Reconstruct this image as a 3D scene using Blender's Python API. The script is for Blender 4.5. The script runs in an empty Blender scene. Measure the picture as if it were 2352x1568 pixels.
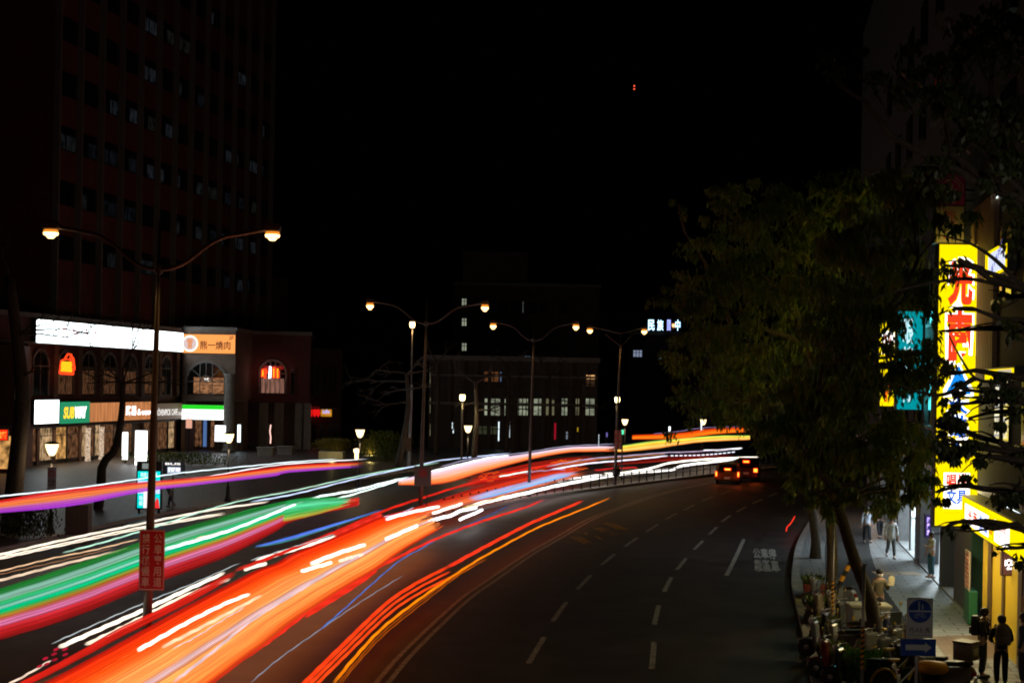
import bpy, bmesh, math, random
from mathutils import Vector, Matrix
random.seed(7)
R = math.radians
sc = bpy.context.scene
COL = sc.collection

# ---------------------------------------------------------------- camera, sky, light, exposure
CH, FPX, TH = 7.0, 3267.0, 0.018            # eye height on the footbridge, focal length (px of a 2352 px wide view), roll
RT = Vector((math.cos(TH), 0, math.sin(TH))); UP = Vector((-math.sin(TH), 0, math.cos(TH)))
cam = bpy.data.cameras.new('camera'); camo = bpy.data.objects.new('camera', cam); COL.objects.link(camo)
cam.sensor_width = 36; cam.lens = 36*FPX/2352; cam.shift_y = 98/2352; cam.clip_end = 3000; cam.clip_start = .2
m3 = Matrix((RT, UP, (0, -1, 0))).transposed()
camo.matrix_world = Matrix.Translation((0, 0, CH)) @ m3.to_4x4()
sc.camera = camo
w = bpy.data.worlds.new('World'); sc.world = w; w.use_nodes = True
nt = w.node_tree; bg = nt.nodes['Background']
sky = nt.nodes.new('ShaderNodeTexSky'); sky.sky_type = 'NISHITA'; sky.sun_disc = False
sky.sun_elevation = R(-6); sky.sun_rotation = R(200)
nt.links.new(sky.outputs[0], bg.inputs[0]); bg.inputs[1].default_value = 0.012
fill_lamp = bpy.data.lights.new('faint_fill_sun', 'SUN'); fill_lamp.energy = 0.0015; fill_lamp.angle = R(10); fill_lamp.color = (.8, .85, 1)  # faint fill added to lift the dark walls, no known moon
mo = bpy.data.objects.new('faint_fill_sun', fill_lamp); COL.objects.link(mo); mo.rotation_euler = (R(50), 0, R(20))
sc.view_settings.view_transform = 'Standard'; sc.view_settings.look = 'None'
sc.view_settings.exposure = 0; sc.view_settings.gamma = 1
sc.cycles.max_bounces = 4; sc.cycles.diffuse_bounces = 2; sc.cycles.glossy_bounces = 2
sc.cycles.transmission_bounces = 3; sc.cycles.transparent_max_bounces = 24
sc.cycles.sample_clamp_indirect = 2.0; sc.cycles.use_denoising = True
sc.cycles.pixel_filter_type = 'BLACKMAN_HARRIS'; sc.cycles.filter_width = 1.9

# ---------------------------------------------------------------- measuring helpers: a direction seen from the footbridge to a place
def ray(px, py):
    return RT*((px-1176)/FPX) + UP*((882-py)/FPX) + Vector((0, 1, 0))
def A(px, py, d):
    return Vector((0, 0, CH)) + ray(px, py)*d
def G(px, py, z=0.0):
    r = ray(px, py); return Vector((0, 0, CH)) + r*((z-CH)/r.z)
def GD(px, d, z=0.0):                        # ground place at a distance
    p = A(px, 882, d); return Vector((p.x, p.y, z))
def frame(o, right):
    r = Vector((right[0], right[1], 0)).normalized(); n = Vector((r.y, -r.x, 0))
    M = Matrix((r, (0, 0, 1), n)).transposed().to_4x4(); M.translation = Vector(o); return M
def uv(F, px, py):
    r = ray(px, py); n = Vector(F.col[2][:3]); o = F.translation
    t = (o-Vector((0, 0, CH))).dot(n)/r.dot(n); p = Vector((0, 0, CH))+r*t
    q = F.inverted() @ p; return q.x, q.y

# ---------------------------------------------------------------- materials
MATS = {}
def mat(name, col, rough=.6, metal=0, emit=None, es=0, noise=0, nscale=8, bump=0, trans=0, spec=None):
    if name in MATS: return MATS[name]
    m = bpy.data.materials.new(name); m.use_nodes = True; n = m.node_tree; b = n.nodes['Principled BSDF']
    b.inputs['Base Color'].default_value = (*col, 1); b.inputs['Roughness'].default_value = rough; b.inputs['Metallic'].default_value = metal
    if spec is not None: b.inputs['Specular IOR Level'].default_value = spec
    if emit: b.inputs['Emission Color'].default_value = (*emit, 1); b.inputs['Emission Strength'].default_value = es
    if trans: b.inputs['Transmission Weight'].default_value = trans
    if noise or bump:
        tc = n.nodes.new('ShaderNodeTexCoord'); no = n.nodes.new('ShaderNodeTexNoise'); no.inputs['Scale'].default_value = nscale; no.inputs['Detail'].default_value = 6
        n.links.new(tc.outputs['Object'], no.inputs['Vector'])
        if noise:
            cr = n.nodes.new('ShaderNodeValToRGB'); cr.color_ramp.elements[0].position = .3; cr.color_ramp.elements[1].position = .7
            cr.color_ramp.elements[0].color = (*[c*(1-noise) for c in col], 1); cr.color_ramp.elements[1].color = (*[min(1, c*(1+noise)) for c in col], 1)
            n.links.new(no.outputs['Fac'], cr.inputs[0]); n.links.new(cr.outputs[0], b.inputs['Base Color'])
        if bump:
            bp = n.nodes.new('ShaderNodeBump'); bp.inputs['Strength'].default_value = bump; bp.inputs['Distance'].default_value = .02
            n.links.new(no.outputs['Fac'], bp.inputs['Height']); n.links.new(bp.outputs[0], b.inputs['Normal'])
    MATS[name] = m; return m
def glow(name, col, s, mis=True):            # surface of something that gives off light
    if name in MATS: return MATS[name]
    m = bpy.data.materials.new(name); m.use_nodes = True; n = m.node_tree; n.nodes.clear()
    e = n.nodes.new('ShaderNodeEmission'); e.inputs[0].default_value = (*col, 1); e.inputs[1].default_value = s
    o = n.nodes.new('ShaderNodeOutputMaterial'); n.links.new(e.outputs[0], o.inputs[0])
    if not mis: m.cycles.emission_sampling = 'NONE'
    MATS[name] = m; return m
def glow_var(name, col, s, scale=3.0, lo=.3, stretch=(1, 1, 1)):      # a lit room seen through its window: uneven light
    if name in MATS: return MATS[name]
    m = bpy.data.materials.new(name); m.use_nodes = True; n = m.node_tree; n.nodes.clear()
    tc = n.nodes.new('ShaderNodeTexCoord'); mp = n.nodes.new('ShaderNodeMapping'); mp.inputs['Scale'].default_value = stretch
    no = n.nodes.new('ShaderNodeTexNoise'); no.inputs['Scale'].default_value = scale; no.inputs['Detail'].default_value = 1.2
    cr = n.nodes.new('ShaderNodeValToRGB'); cr.color_ramp.elements[0].position = .3; cr.color_ramp.elements[1].position = .72
    cr.color_ramp.elements[0].color = (*[c*lo for c in col], 1); cr.color_ramp.elements[1].color = (*col, 1)
    e = n.nodes.new('ShaderNodeEmission'); e.inputs[1].default_value = s; o = n.nodes.new('ShaderNodeOutputMaterial')
    L = n.links.new; L(tc.outputs['Object'], mp.inputs[0]); L(mp.outputs[0], no.inputs['Vector']); L(no.outputs['Fac'], cr.inputs[0]); L(cr.outputs[0], e.inputs[0]); L(e.outputs[0], o.inputs[0])
    m.cycles.emission_sampling = 'NONE'
    MATS[name] = m; return m
def brick(name, c1, c2, mortar, scale, w=.5, h=.25, rough=.8):
    if name in MATS: return MATS[name]
    m = bpy.data.materials.new(name); m.use_nodes = True; n = m.node_tree; b = n.nodes['Principled BSDF']; b.inputs['Roughness'].default_value = rough
    tc = n.nodes.new('ShaderNodeTexCoord'); t = n.nodes.new('ShaderNodeTexBrick'); t.inputs['Scale'].default_value = scale
    t.inputs['Color1'].default_value = (*c1, 1); t.inputs['Color2'].default_value = (*c2, 1); t.inputs['Mortar'].default_value = (*mortar, 1)
    t.inputs['Brick Width'].default_value = w; t.inputs['Row Height'].default_value = h; t.inputs['Mortar Size'].default_value = .015
    n.links.new(tc.outputs['Object'], t.inputs['Vector']); n.links.new(t.outputs['Color'], b.inputs['Base Color'])
    MATS[name] = m; return m
def trail_mat():
    """a thread of light: glow fades by viewing angle to imitate a glowing volume, so its edges are soft and let things through"""
    m = bpy.data.materials.new('light_trail'); m.use_nodes = True; n = m.node_tree; n.nodes.clear(); L = n.links.new
    a = n.nodes.new('ShaderNodeAttribute'); a.attribute_name = 'col'; e = n.nodes.new('ShaderNodeEmission'); 
    ax = n.nodes.new('ShaderNodeAttribute'); ax.attribute_name = 'axis'; ge = n.nodes.new('ShaderNodeNewGeometry')
    def vm(op, x, y=None):
        v = n.nodes.new('ShaderNodeVectorMath'); v.operation = op; L(x, v.inputs[0])
        if y is not None: L(y, v.inputs[1] if op != 'SCALE' else v.inputs['Scale'])
        return v
    d_ = vm('DOT_PRODUCT', ge.outputs['Incoming'], ax.outputs['Vector']); al = vm('SCALE', ax.outputs['Vector'], d_.outputs['Value']); pp_ = vm('NORMALIZE', vm('SUBTRACT', ge.outputs['Incoming'], al.outputs[0]).outputs[0]); lw = vm('DOT_PRODUCT', pp_.outputs[0], ge.outputs['Normal'])
    ab = n.nodes.new('ShaderNodeMath'); ab.operation = 'ABSOLUTE'; L(lw.outputs['Value'], ab.inputs[0])
    mr = n.nodes.new('ShaderNodeMapRange'); mr.inputs['From Min'].default_value = .08; mr.inputs['From Max'].default_value = .72; mr.inputs['To Min'].default_value = .0; mr.inputs['To Max'].default_value = .97; mr.interpolation_type = 'SMOOTHSTEP'  # edge fade set by viewing angle, imitating a glowing volume
    tr = n.nodes.new('ShaderNodeBsdfTransparent'); mx = n.nodes.new('ShaderNodeMixShader'); o = n.nodes.new('ShaderNodeOutputMaterial')
    L(a.outputs['Color'], e.inputs[0]); L(ab.outputs[0], mr.inputs['Value']); al_ = n.nodes.new('ShaderNodeMath'); al_.operation = 'MULTIPLY'; L(mr.outputs[0], al_.inputs[0]); L(a.outputs['Alpha'], al_.inputs[1]); L(al_.outputs[0], mx.inputs[0]); L(tr.outputs[0], mx.inputs[1]); L(e.outputs[0], mx.inputs[2]); L(mx.outputs[0], o.inputs[0]); return m
TRAIL = trail_mat()

M_STEEL = mat('galvanised_steel', (.30, .29, .28), .45, .6, noise=.15, nscale=3)
M_POLE = mat('lamp_pole_paint', (.11, .095, .085), .4, .3, noise=.15, nscale=2)
M_BLACK = mat('black_plastic', (.015, .015, .016), .5)
M_DARK = mat('dark_metal', (.03, .03, .032), .45, .5)
M_WHITE = mat('white_paint', (.75, .75, .73), .5)
M_GLASS = mat('dark_window_glass', (.012, .013, .015), .08)
M_CONC = mat('concrete', (.30, .29, .27), .85, noise=.15, nscale=2, bump=.2)
M_TRIM = mat('grey_stone_trim', (.22, .20, .19), .8, noise=.1, nscale=3)
M_BARK = mat('bark', (.06, .045, .032), .95, noise=.4, nscale=12, bump=.8)
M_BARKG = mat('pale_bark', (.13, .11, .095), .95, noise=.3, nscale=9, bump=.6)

# ---------------------------------------------------------------- mesh builder
class MB:
    def __init__(s): s.v = []; s.f = []; s.ax = []
    def box(s, x0, x1, y0, y1, z0, z1, M=None):
        b = len(s.v); P = [(x, y, z) for x in (x0, x1) for y in (y0, y1) for z in (z0, z1)]
        if M is not None: P = [tuple(M @ Vector(p)) for p in P]
        s.v += P; s.f += [tuple(b+i for i in q) for q in ((0, 1, 3, 2), (4, 6, 7, 5), (0, 4, 5, 1), (2, 3, 7, 6), (0, 2, 6, 4), (1, 5, 7, 3))]; return s
    def quad(s, a, b_, c, d):
        b = len(s.v); s.v += [tuple(a), tuple(b_), tuple(c), tuple(d)]; s.f.append((b, b+1, b+2, b+3)); return s
    def tube(s, pts, rad, n=8, cap=True):
        pts = [Vector(p) for p in pts]; k = len(pts); b0 = len(s.v)
        if not hasattr(rad, '__len__'): rad = [rad]*k
        up = Vector((0, 0, 1)) if abs((pts[-1]-pts[0]).normalized().z) < .9 else Vector((1, 0, 0))
        for i, p in enumerate(pts):
            t = (pts[min(i+1, k-1)]-pts[max(i-1, 0)]).normalized(); a = t.cross(up).normalized(); c = a.cross(t).normalized()
            for j in range(n):
                g = 2*math.pi*(j+.5)/n; s.ax.append(t); s.v.append(tuple(p+a*math.cos(g)*rad[i]+c*math.sin(g)*rad[i]))
        for i in range(k-1):
            for j in range(n):
                s.f.append((b0+i*n+j, b0+i*n+(j+1) % n, b0+(i+1)*n+(j+1) % n, b0+(i+1)*n+j))
        if cap: s.f.append(tuple(b0+j for j in range(n-1, -1, -1))); s.f.append(tuple(b0+(k-1)*n+j for j in range(n)))
        return s
    def lathe(s, prof, c=(0, 0, 0), n=14, axis='z'):
        b0 = len(s.v); c = Vector(c)
        for r, h in prof:
            for j in range(n):
                g = 2*math.pi*j/n; x, y = r*math.cos(g), r*math.sin(g)
                s.v.append(tuple(c+Vector({'z': (x, y, h), 'x': (h, x, y), 'y': (x, h, y)}[axis])))
        for i in range(len(prof)-1):
            for j in range(n): s.f.append((b0+i*n+j, b0+i*n+(j+1) % n, b0+(i+1)*n+(j+1) % n, b0+(i+1)*n+j))
        s.f.append(tuple(b0+j for j in range(n-1, -1, -1))); s.f.append(tuple(b0+(len(prof)-1)*n+j for j in range(n)))
        return s
    def prism(s, poly, z0, z1, M=None, axes='xyz'):          # poly in x,y extruded in z
        b = len(s.v); k = len(poly); P = []
        for z in (z0, z1):
            for x, y in poly:
                q = {'xyz': (x, y, z), 'yzx': (z, x, y), 'xzy': (x, z, y)}[axes]
                P.append(tuple(M @ Vector(q)) if M is not None else q)
        s.v += P; s.f.append(tuple(b+i for i in range(k-1, -1, -1))); s.f.append(tuple(b+k+i for i in range(k)))
        for i in range(k): j = (i+1) % k; s.f.append((b+i, b+j, b+k+j, b+k+i))
        return s
    def mesh(s, name):
        me = bpy.data.meshes.new(name); me.from_pydata(s.v, [], s.f); me.validate(); return me
def obj(name, mb, m, parent=None, label=None, smooth=False, bevel=0, M=None):
    me = mb if isinstance(mb, bpy.types.Mesh) else mb.mesh(name)
    if len(me.materials) == 0: me.materials.append(m)
    if not isinstance(mb, bpy.types.Mesh):
        bm = bmesh.new(); bm.from_mesh(me); bmesh.ops.recalc_face_normals(bm, faces=bm.faces); bm.to_mesh(me); bm.free()
    o = bpy.data.objects.new(name, me); COL.objects.link(o)
    if parent: o.parent = parent
    if M is not None: o.matrix_local = M
    if label: o['label'] = label
    if smooth: me.polygons.foreach_set('use_smooth', [True]*len(me.polygons))
    if bevel:
        bv = o.modifiers.new('bevel', 'BEVEL'); bv.width = bevel; bv.segments = 2; bv.limit_method = 'ANGLE'
    return o
def thing(name, label, cat, M=None, group=None):
    o = bpy.data.objects.new(name, None); COL.objects.link(o); o.empty_display_size = .3
    if M is not None: o.matrix_world = M if isinstance(M, Matrix) else Matrix.Translation(M)
    o['label'] = label; o['category'] = cat
    if group: o['group'] = group
    return o
def tag(o, label, cat, group=None, kind=None):
    o['label'] = label; o['category'] = cat
    if group: o['group'] = group
    if kind: o['kind'] = kind
    return o
def struct(name, mb, m): o = obj(name, mb, m); o['kind'] = 'structure'; return o
def light(kind, parent, loc, power, col, size=.2, spot=None, rot=None, name='lamp_light', cone=None):
    l = bpy.data.lights.new(name, kind); l.energy = power; l.color = col
    if kind == 'AREA': l.shape = 'RECTANGLE'; l.size = size[0]; l.size_y = size[1]
    else: l.shadow_soft_size = size
    if kind == 'SPOT': l.spot_size = R(cone or 150); l.spot_blend = .6
    o = bpy.data.objects.new(name, l); COL.objects.link(o)
    if parent: o.parent = parent
    o.location = loc
    if rot: o.rotation_euler = rot
    return o
def text(body, name, m, parent, cx, cy, w_, h_, z=.01, bold=.0, thick=.006, spacing=1.0, M=None, rot=0, shear=0):
    """lettering fitted in a box w_ x h_ about (cx,cy) in the parent's local x-y plane, facing +z"""
    cu = bpy.data.curves.new(name, 'FONT'); cu.body = body; cu.align_x = 'CENTER'; cu.space_line = 1.05*spacing; cu.offset = bold; cu.resolution_u = 3; cu.extrude = .0; cu.shear = shear
    o = bpy.data.objects.new(name, cu); COL.objects.link(o)
    dg = bpy.context.evaluated_depsgraph_get(); me = bpy.data.meshes.new_from_object(o.evaluated_get(dg))
    bpy.data.objects.remove(o); bpy.data.curves.remove(cu)
    xs = [v.co.x for v in me.vertices]; ys = [v.co.y for v in me.vertices]
    x0, x1, y0, y1 = min(xs), max(xs), min(ys), max(ys); sx = w_/(x1-x0); sy = h_/(y1-y0)
    cr, sr = math.cos(rot), math.sin(rot)
    for v in me.vertices:
        x = (v.co.x-(x0+x1)/2)*sx; y = (v.co.y-(y0+y1)/2)*sy
        v.co = Vector((cx+x*cr-y*sr, cy+x*sr+y*cr, z))
    bm = bmesh.new(); bm.from_mesh(me)
    if thick:
        r = bmesh.ops.extrude_face_region(bm, geom=bm.faces[:]); bmesh.ops.translate(bm, verts=[e for e in r['geom'] if isinstance(e, bmesh.types.BMVert)], vec=(0, 0, thick))
        bmesh.ops.recalc_face_normals(bm, faces=bm.faces)
    bm.to_mesh(me); bm.free(); me.materials.clear(); me.materials.append(m)
    return obj(name, me, m, parent, M=M)
def rectpx(F, x0, y0, x1, y1):               # rectangle on a facade, seen corners -> u0,u1,v0,v1
    a = uv(F, x0, (y0+y1)/2)[0]; b = uv(F, x1, (y0+y1)/2)[0]
    v0 = uv(F, x0, y1)[1]; v1 = uv(F, x0, y0)[1]
    return min(a, b), max(a, b), v0, v1

#@@GROUND
def sheet(poly, z): b = MB(); b.v = [(p[0], p[1], z) for p in poly]; b.f = [tuple(range(len(poly)))]; return b
def strip(pts, w_, z0, z1):                  # a ribbon of width w_ along plan points, with thickness
    b = MB(); k = len(pts)
    for i, p in enumerate(pts):
        t = (Vector(pts[min(i+1, k-1)][:2])-Vector(pts[max(i-1, 0)][:2])).normalized(); n = Vector((-t.y, t.x))*w_/2
        for s_, z in ((1, z0), (-1, z0), (-1, z1), (1, z1)): b.v.append((p[0]+n.x*s_, p[1]+n.y*s_, z))
    for i in range(k-1):
        for j in range(4): b.f.append((i*4+j, i*4+(j+1) % 4, i*4+4+(j+1) % 4, i*4+4+j))
    b.f += [(0, 1, 2, 3), tuple((k-1)*4+j for j in (3, 2, 1, 0))]; return b
def crom(P, n):
    P = [Vector(p) for p in P]; Q = [P[0]*2-P[1]]+P+[P[-1]*2-P[-2]]; out = []
    L = [0]
    for i in range(len(P)-1): L.append(L[-1]+(P[i+1]-P[i]).length)
    for k in range(n):
        s = L[-1]*k/(n-1); i = 0
        while i < len(P)-2 and L[i+1] < s: i += 1
        t = (s-L[i])/max(1e-9, L[i+1]-L[i]); a, b, c, d = Q[i:i+4]
        out.append(.5*((2*b)+(c-a)*t+(2*a-5*b+4*c-d)*t*t+(3*b-a-3*c+d)*t*t*t))
    return out
asph = mat('asphalt', (.034, .032, .032), .55, noise=.5, nscale=.7, bump=.25)
n_ = asph.node_tree; no2 = n_.nodes.new('ShaderNodeTexNoise'); no2.inputs['Scale'].default_value = 90; tc2 = n_.nodes.new('ShaderNodeTexCoord')
n_.links.new(tc2.outputs['Object'], no2.inputs['Vector']); n_.links.new(no2.outputs['Fac'], [x for x in n_.nodes if x.type == 'BUMP'][0].inputs['Height'])
struct('road', sheet([(-900, -60), (900, -60), (900, 1600), (-900, 1600)], 0), asph)
# kerb line on the right and the pavement behind it
KR = [G(1905, 1720), G(1863.6, 1568), G(1854.5, 1516.6), G(1839, 1440.6), G(1821, 1364.5), G(1818, 1343), G(1819, 1319), G(1824, 1279), G(1832, 1250), G(1850, 1215), G(1880, 1170), G(1930, 1110)]
KR = crom([(p.x, p.y, 0) for p in KR], 50)
pav = mat('grey_paving', (.2, .2, .2), .55)
def tilemat(name, c1, c2, mo_, sc_, rot=.17, w_=1.0, h_=.5):
    m = brick(name, c1, c2, mo_, sc_, w_, h_, .5); n = m.node_tree; t = [x for x in n.nodes if x.type == 'TEX_BRICK'][0]; mp = n.nodes.new('ShaderNodeMapping'); mp.inputs['Rotation'].default_value = (0, 0, rot)
    tc = [x for x in n.nodes if x.type == 'TEX_COORD'][0]; n.links.new(tc.outputs['Object'], mp.inputs[0]); n.links.new(mp.outputs[0], t.inputs['Vector']); t.inputs['Mortar Size'].default_value = .03; t.offset = .5; return m
PAV = tilemat('pavement_tiles', (.19, .20, .205), (.24, .25, .25), (.05, .05, .05), 1.1)
PAVO = tilemat('brown_tiles', (.12, .07, .035), (.15, .09, .05), (.04, .03, .02), 3)
def FX(y): return 14.0+.17*(y-43)            # facade line of the shops on the right
def FXG(y): return FX(y)+14
poly = [(p.x+.28, p.y) for p in KR]+[(FXG(KR[-1].y), KR[-1].y), (FXG(KR[0].y), KR[0].y)]
b = MB(); b.v = [(x, y, .13) for x, y in poly]+[(x, y, .0) for x, y in poly]; k = len(poly); b.f = [tuple(range(k))]+[(i, (i+1) % k, k+(i+1) % k, k+i) for i in range(k)]
struct('pavement', b, PAV)
struct('kerb', strip([(p.x+.14, p.y) for p in KR], .28, 0, .135), mat('kerb_concrete', (.22, .21, .20), .85, noise=.3, nscale=2, bump=.2))
struct('brown_paving', sheet([(11.3, 36.5), (13.1, 36.9), (13.7, 40.4), (11.9, 40.0)], .134), PAVO)
struct('planting_strip', strip([(p.x+2.25, p.y) for p in KR if p.y < 86], 1.9, .128, .1345), mat('soil', (.014, .013, .012), .95, noise=.5, nscale=3))
# left plaza pavement
KL = [G(-260, 1330), G(0, 1266), G(152, 1232), G(319, 1193), G(487, 1163), G(631, 1136), G(760, 1113), G(860, 1096), G(960, 1080), G(1100, 1062), G(1240, 1053), G(1380, 1047), G(1520, 1040), G(1650, 1030)]
KL = crom([(p.x, p.y, 0) for p in KL], 50)
poly = [(p.x-.2, p.y) for p in KL]+[(KL[-1].x, 420), (-400, 420), (-400, KL[0].y)]
b = MB(); b.v = [(x, y, .13) for x, y in poly]+[(x, y, .0) for x, y in poly]; k = len(poly); b.f = [tuple(range(k))]+[(i, (i+1) % k, k+(i+1) % k, k+i) for i in range(k)]
struct('plaza_pavement', b, tilemat('plaza_tiles', (.10, .10, .11), (.125, .125, .135), (.05, .05, .05), .9, -.2))
struct('plaza_kerb', strip([(p.x-.1, p.y) for p in KL], .25, 0, .14), M_CONC)
# median between the bus lanes and the general lanes
MED = [(-14.2, 12), (-11.6, 26), G(345, 1491), GD(700, 54), GD(970, 71), GD(1221, 87), GD(1418, 98.5), GD(1560, 108), GD(1720, 120), GD(1860, 132)]
MEDC = crom([(p[0], p[1], 0) for p in MED], 60)
struct('median_strip', strip(MEDC, .7, 0, .16), M_CONC)
# painted markings
PW = mat('road_paint_white', (.33, .32, .29), .6, noise=.6, nscale=5); PY = mat('road_paint_yellow', (.30, .17, .02), .6, noise=.4, nscale=5)
DL = [G(850, 1600), G(877.6, 1568), G(925, 1511), G(990, 1446), G(1068.5, 1374.5), G(1126.5, 1333.6), G(1216.6, 1272), G(1284.8, 1233), G(1353, 1193.8), G(1421, 1166.6), G(1489, 1142.7), G(1557.5, 1124), G(1625.7, 1110), G(1700, 1098)]
DLC = crom([(p.x, p.y, 0) for p in DL], 80)
for s_ in (-.14, .14):
    q = []
    for i, p in enumerate(DLC):
        t = (DLC[min(i+1, 79)]-DLC[max(i-1, 0)]).normalized(); q.append((p.x-t.y*s_, p.y+t.x*s_))
    o = struct('lane_line', strip(q, .13, .002, .006), PW)
dash1 = [(1233, 1491, 22, 34), (1286, 1403), (1342, 1336), (1397, 1284), (1450, 1244), (1498, 1212), (1542, 1185), (1583, 1165), (1625, 1145), (1668, 1130)]
dash2 = [(1500, 1503), (1508, 1411), (1534, 1341), (1566, 1294), (1605, 1251), (1638, 1218), (1668, 1190), (1703, 1169), (1739, 1151), (1775, 1136)]
bm_d = MB()
for D in (dash1, dash2):
    P = [G(d[0], d[1]) for d in D]
    for i, p in enumerate(P):
        t = (P[min(i+1, len(P)-1)]-P[max(i-1, 0)]).normalized(); n = Vector((-t.y, t.x, 0))*.075; h = t*1.9 if True else t
        a = [p-h-n, p-h+n, p+h+n, p+h-n]; bm_d.v += [(v.x, v.y, .005) for v in a]; k = len(bm_d.v); bm_d.f.append((k-4, k-3, k-2, k-1))
struct('lane_dashes', bm_d, PW)
struct('bay_line', strip([G(1709, 1237), G(1690, 1278), G(1669, 1321)], .16, .002, .006), PW)
def groundtext(body, name, p0, right_px, up_px, m, cols, rows, bold=.012):
    a, b_, c = G(*p0), G(*right_px), G(*up_px); r = (b_-a); u = (c-a); M = Matrix((r.normalized(), u.normalized(), (0, 0, 1))).transposed().to_4x4(); M.translation = a+Vector((0, 0, .006))
    o = text(body, name, m, None, r.length/2, u.length/2, r.length, u.length, z=0, bold=bold, thick=0, M=M); o['kind'] = 'structure'; return o
groundtext('公車停\n靠區車', 'road_lettering', (1733, 1312), (1793, 1314), (1743, 1258), PW, 3, 2, .03)
for ch, cx, cy in zip('禁行機車', (1356, 1386, 1413, 1438), (1241, 1231, 1220, 1209)): groundtext(ch, 'yellow_road_lettering', (cx-16, cy+9), (cx+12, cy+8), (cx-8, cy-9), PY, 1, 1, .05)
#@@TRAILS
def ext(P):
    if P[0][0] <= 0 and P[0][0] > -5: (a, b_), (c, d) = P[0], P[1]; k = 90/(c-a); P = [(a-90, b_+(b_-d)*k)]+list(P)
    return P
def band(name, parent, top, bot, z, N, stops, n=70, vertical=False, wob=.006, jit=.3, strength=1.0, fade=(0, 0), ragged=0, label=None, rs=.95, seed=1):
    top, bot = ext(top), ext(bot); rnd = random.Random(seed); T = crom([(a, b_, 0) for a, b_ in top], n); B = crom([(a, b_, 0) for a, b_ in bot], n)
    ph = [rnd.uniform(0, 6.28) for _ in range(4)]; mb = MB(); cols = []
    def noise(s): return math.sin(s*31+ph[0])*.5+math.sin(s*57+ph[1])*.35+math.sin(s*97+ph[2])*.25
    for k in range(N):
        f = (k+.5)/N; pts = []; rad = []; s0 = 0; s1 = n
        if ragged: s0 = int(rnd.random()*ragged*n*.4); s1 = n-int(rnd.random()*ragged*n)
        base = None
        for (a, ca), (c, cc) in zip(stops, stops[1:]):
            if a <= f <= c: u = (f-a)/max(1e-6, c-a); base = [x+(y-x)*u for x, y in zip(ca, cc)]
        if base is None: base = stops[-1][1]
        jj = 1+rnd.uniform(-jit, jit); base = [x*jj*strength for x in base]; lp = rnd.uniform(0, 6.28); ta = rnd.uniform(.45, .95)
        for i in range(s0, s1):
            s = i/(n-1); p = T[i].lerp(B[i], f); mid = T[i].lerp(B[i], .5); wv = noise(s)*wob
            if vertical:
                g = G(mid.x, mid.y, z); q = A(p.x, p.y, g.y); q.z += wv
            else: q = G(p.x, p.y, z+.002*math.sin(k)); q.z += wv
            pts.append(q); wpx = (B[i]-T[i]).length/N; rad.append(max(.006, wpx*q.y/FPX*rs*(1 if vertical else 1.0)))
            e = 1.0
            if fade[0] and s < fade[0]: e = s/fade[0]
            if fade[1] and s > 1-fade[1]: e = (1-s)/fade[1]
            cv = 1+.16*math.sin(s*9+lp)+.07*math.sin(s*41+lp*2)
            for _ in range(8): cols.append([x*cv*1.12 for x in base]+[ta*e])
        if len(pts) > 1: mb.tube(pts, rad, 8)
    return putcol(name, mb, cols, parent, label)
def putcol(name, mb, cols, parent, label=None, alpha=1.0):
    me = mb.mesh(name); at = me.color_attributes.new('col', 'FLOAT_COLOR', 'POINT')
    for i, c in enumerate(cols[:len(me.vertices)]): at.data[i].color = (*c[:3], c[3] if len(c) > 3 else alpha)
    ax = me.attributes.new('axis', 'FLOAT_VECTOR', 'POINT')
    for i, c in enumerate(mb.ax[:len(me.vertices)]): ax.data[i].vector = c
    return obj(name, me, TRAIL, parent, label, smooth=True)
def streak(name, parent, pts, z, px, col, s=1.0, n=60, wob=.012, dash=0, label=None, seed=None, freq=1.0):
    """the path of one lamp: a round thread along the lane at the lamp's height"""
    pts = ext(pts); px = px*1.12; wob *= .6; rnd = random.Random(seed if seed is not None else int(pts[0][0]*7+pts[0][1])); P = crom([(a, b_, 0) for a, b_ in pts], n); ph = [rnd.uniform(0, 6.28) for _ in range(3)]
    Q = []; L = (P[-1]-P[0]).length/60*freq
    for i, p in enumerate(P):
        sfr = i/(n-1); q = G(p.x, p.y, z); q.z += wob*(math.sin(sfr*L*9+ph[0])+.5*math.sin(sfr*L*17+ph[1])); Q.append(q)
    mb = MB(); cols = []; d = sum(q.y for q in Q)/len(Q); r = px*d/FPX/2
    if dash:
        for i in range(0, n-1, dash):
            seg = Q[i:i+max(2, dash//2+1)]
            if len(seg) > 1: mb.tube(seg, r, 6); cols += [[c*s for c in col]]*(6*len(seg))
    else:
        rr = [r*(.35 if i in (0, n-1) else 1)*(1+.04*math.sin(i*1.7+ph[2])) for i in range(n)]
        mb.tube(Q, rr, 8)
        for i in range(n): e = (1+.15*math.sin(i*.9+ph[0]))*1; ea = min(1, .1+i/(n*.08), .1+(n-1-i)/(n*.08)); cols += [[c*s*e for c in col]+[ea]]*8
    return putcol(name, mb, cols, parent, label)
WARM = (1.0, .86, .68); WHITE = (1, 1, 1); MINT = (.62, 1.0, .9); RED = (1.0, .05, .02); ORG = (1.0, .22, .01); LAV = (.75, .62, .85); BLUE = (.1, .28, .9)
def trail(label, at=None, group=None): return thing('light_trail', label, 'light trail', G(*(at or (400, 1300))), group)
def nost(t): return t
def keep(t):                                 # children were built in world space
    inv = t.matrix_world.inverted()
    for c in t.children: c.matrix_parent_inverse = inv
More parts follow.
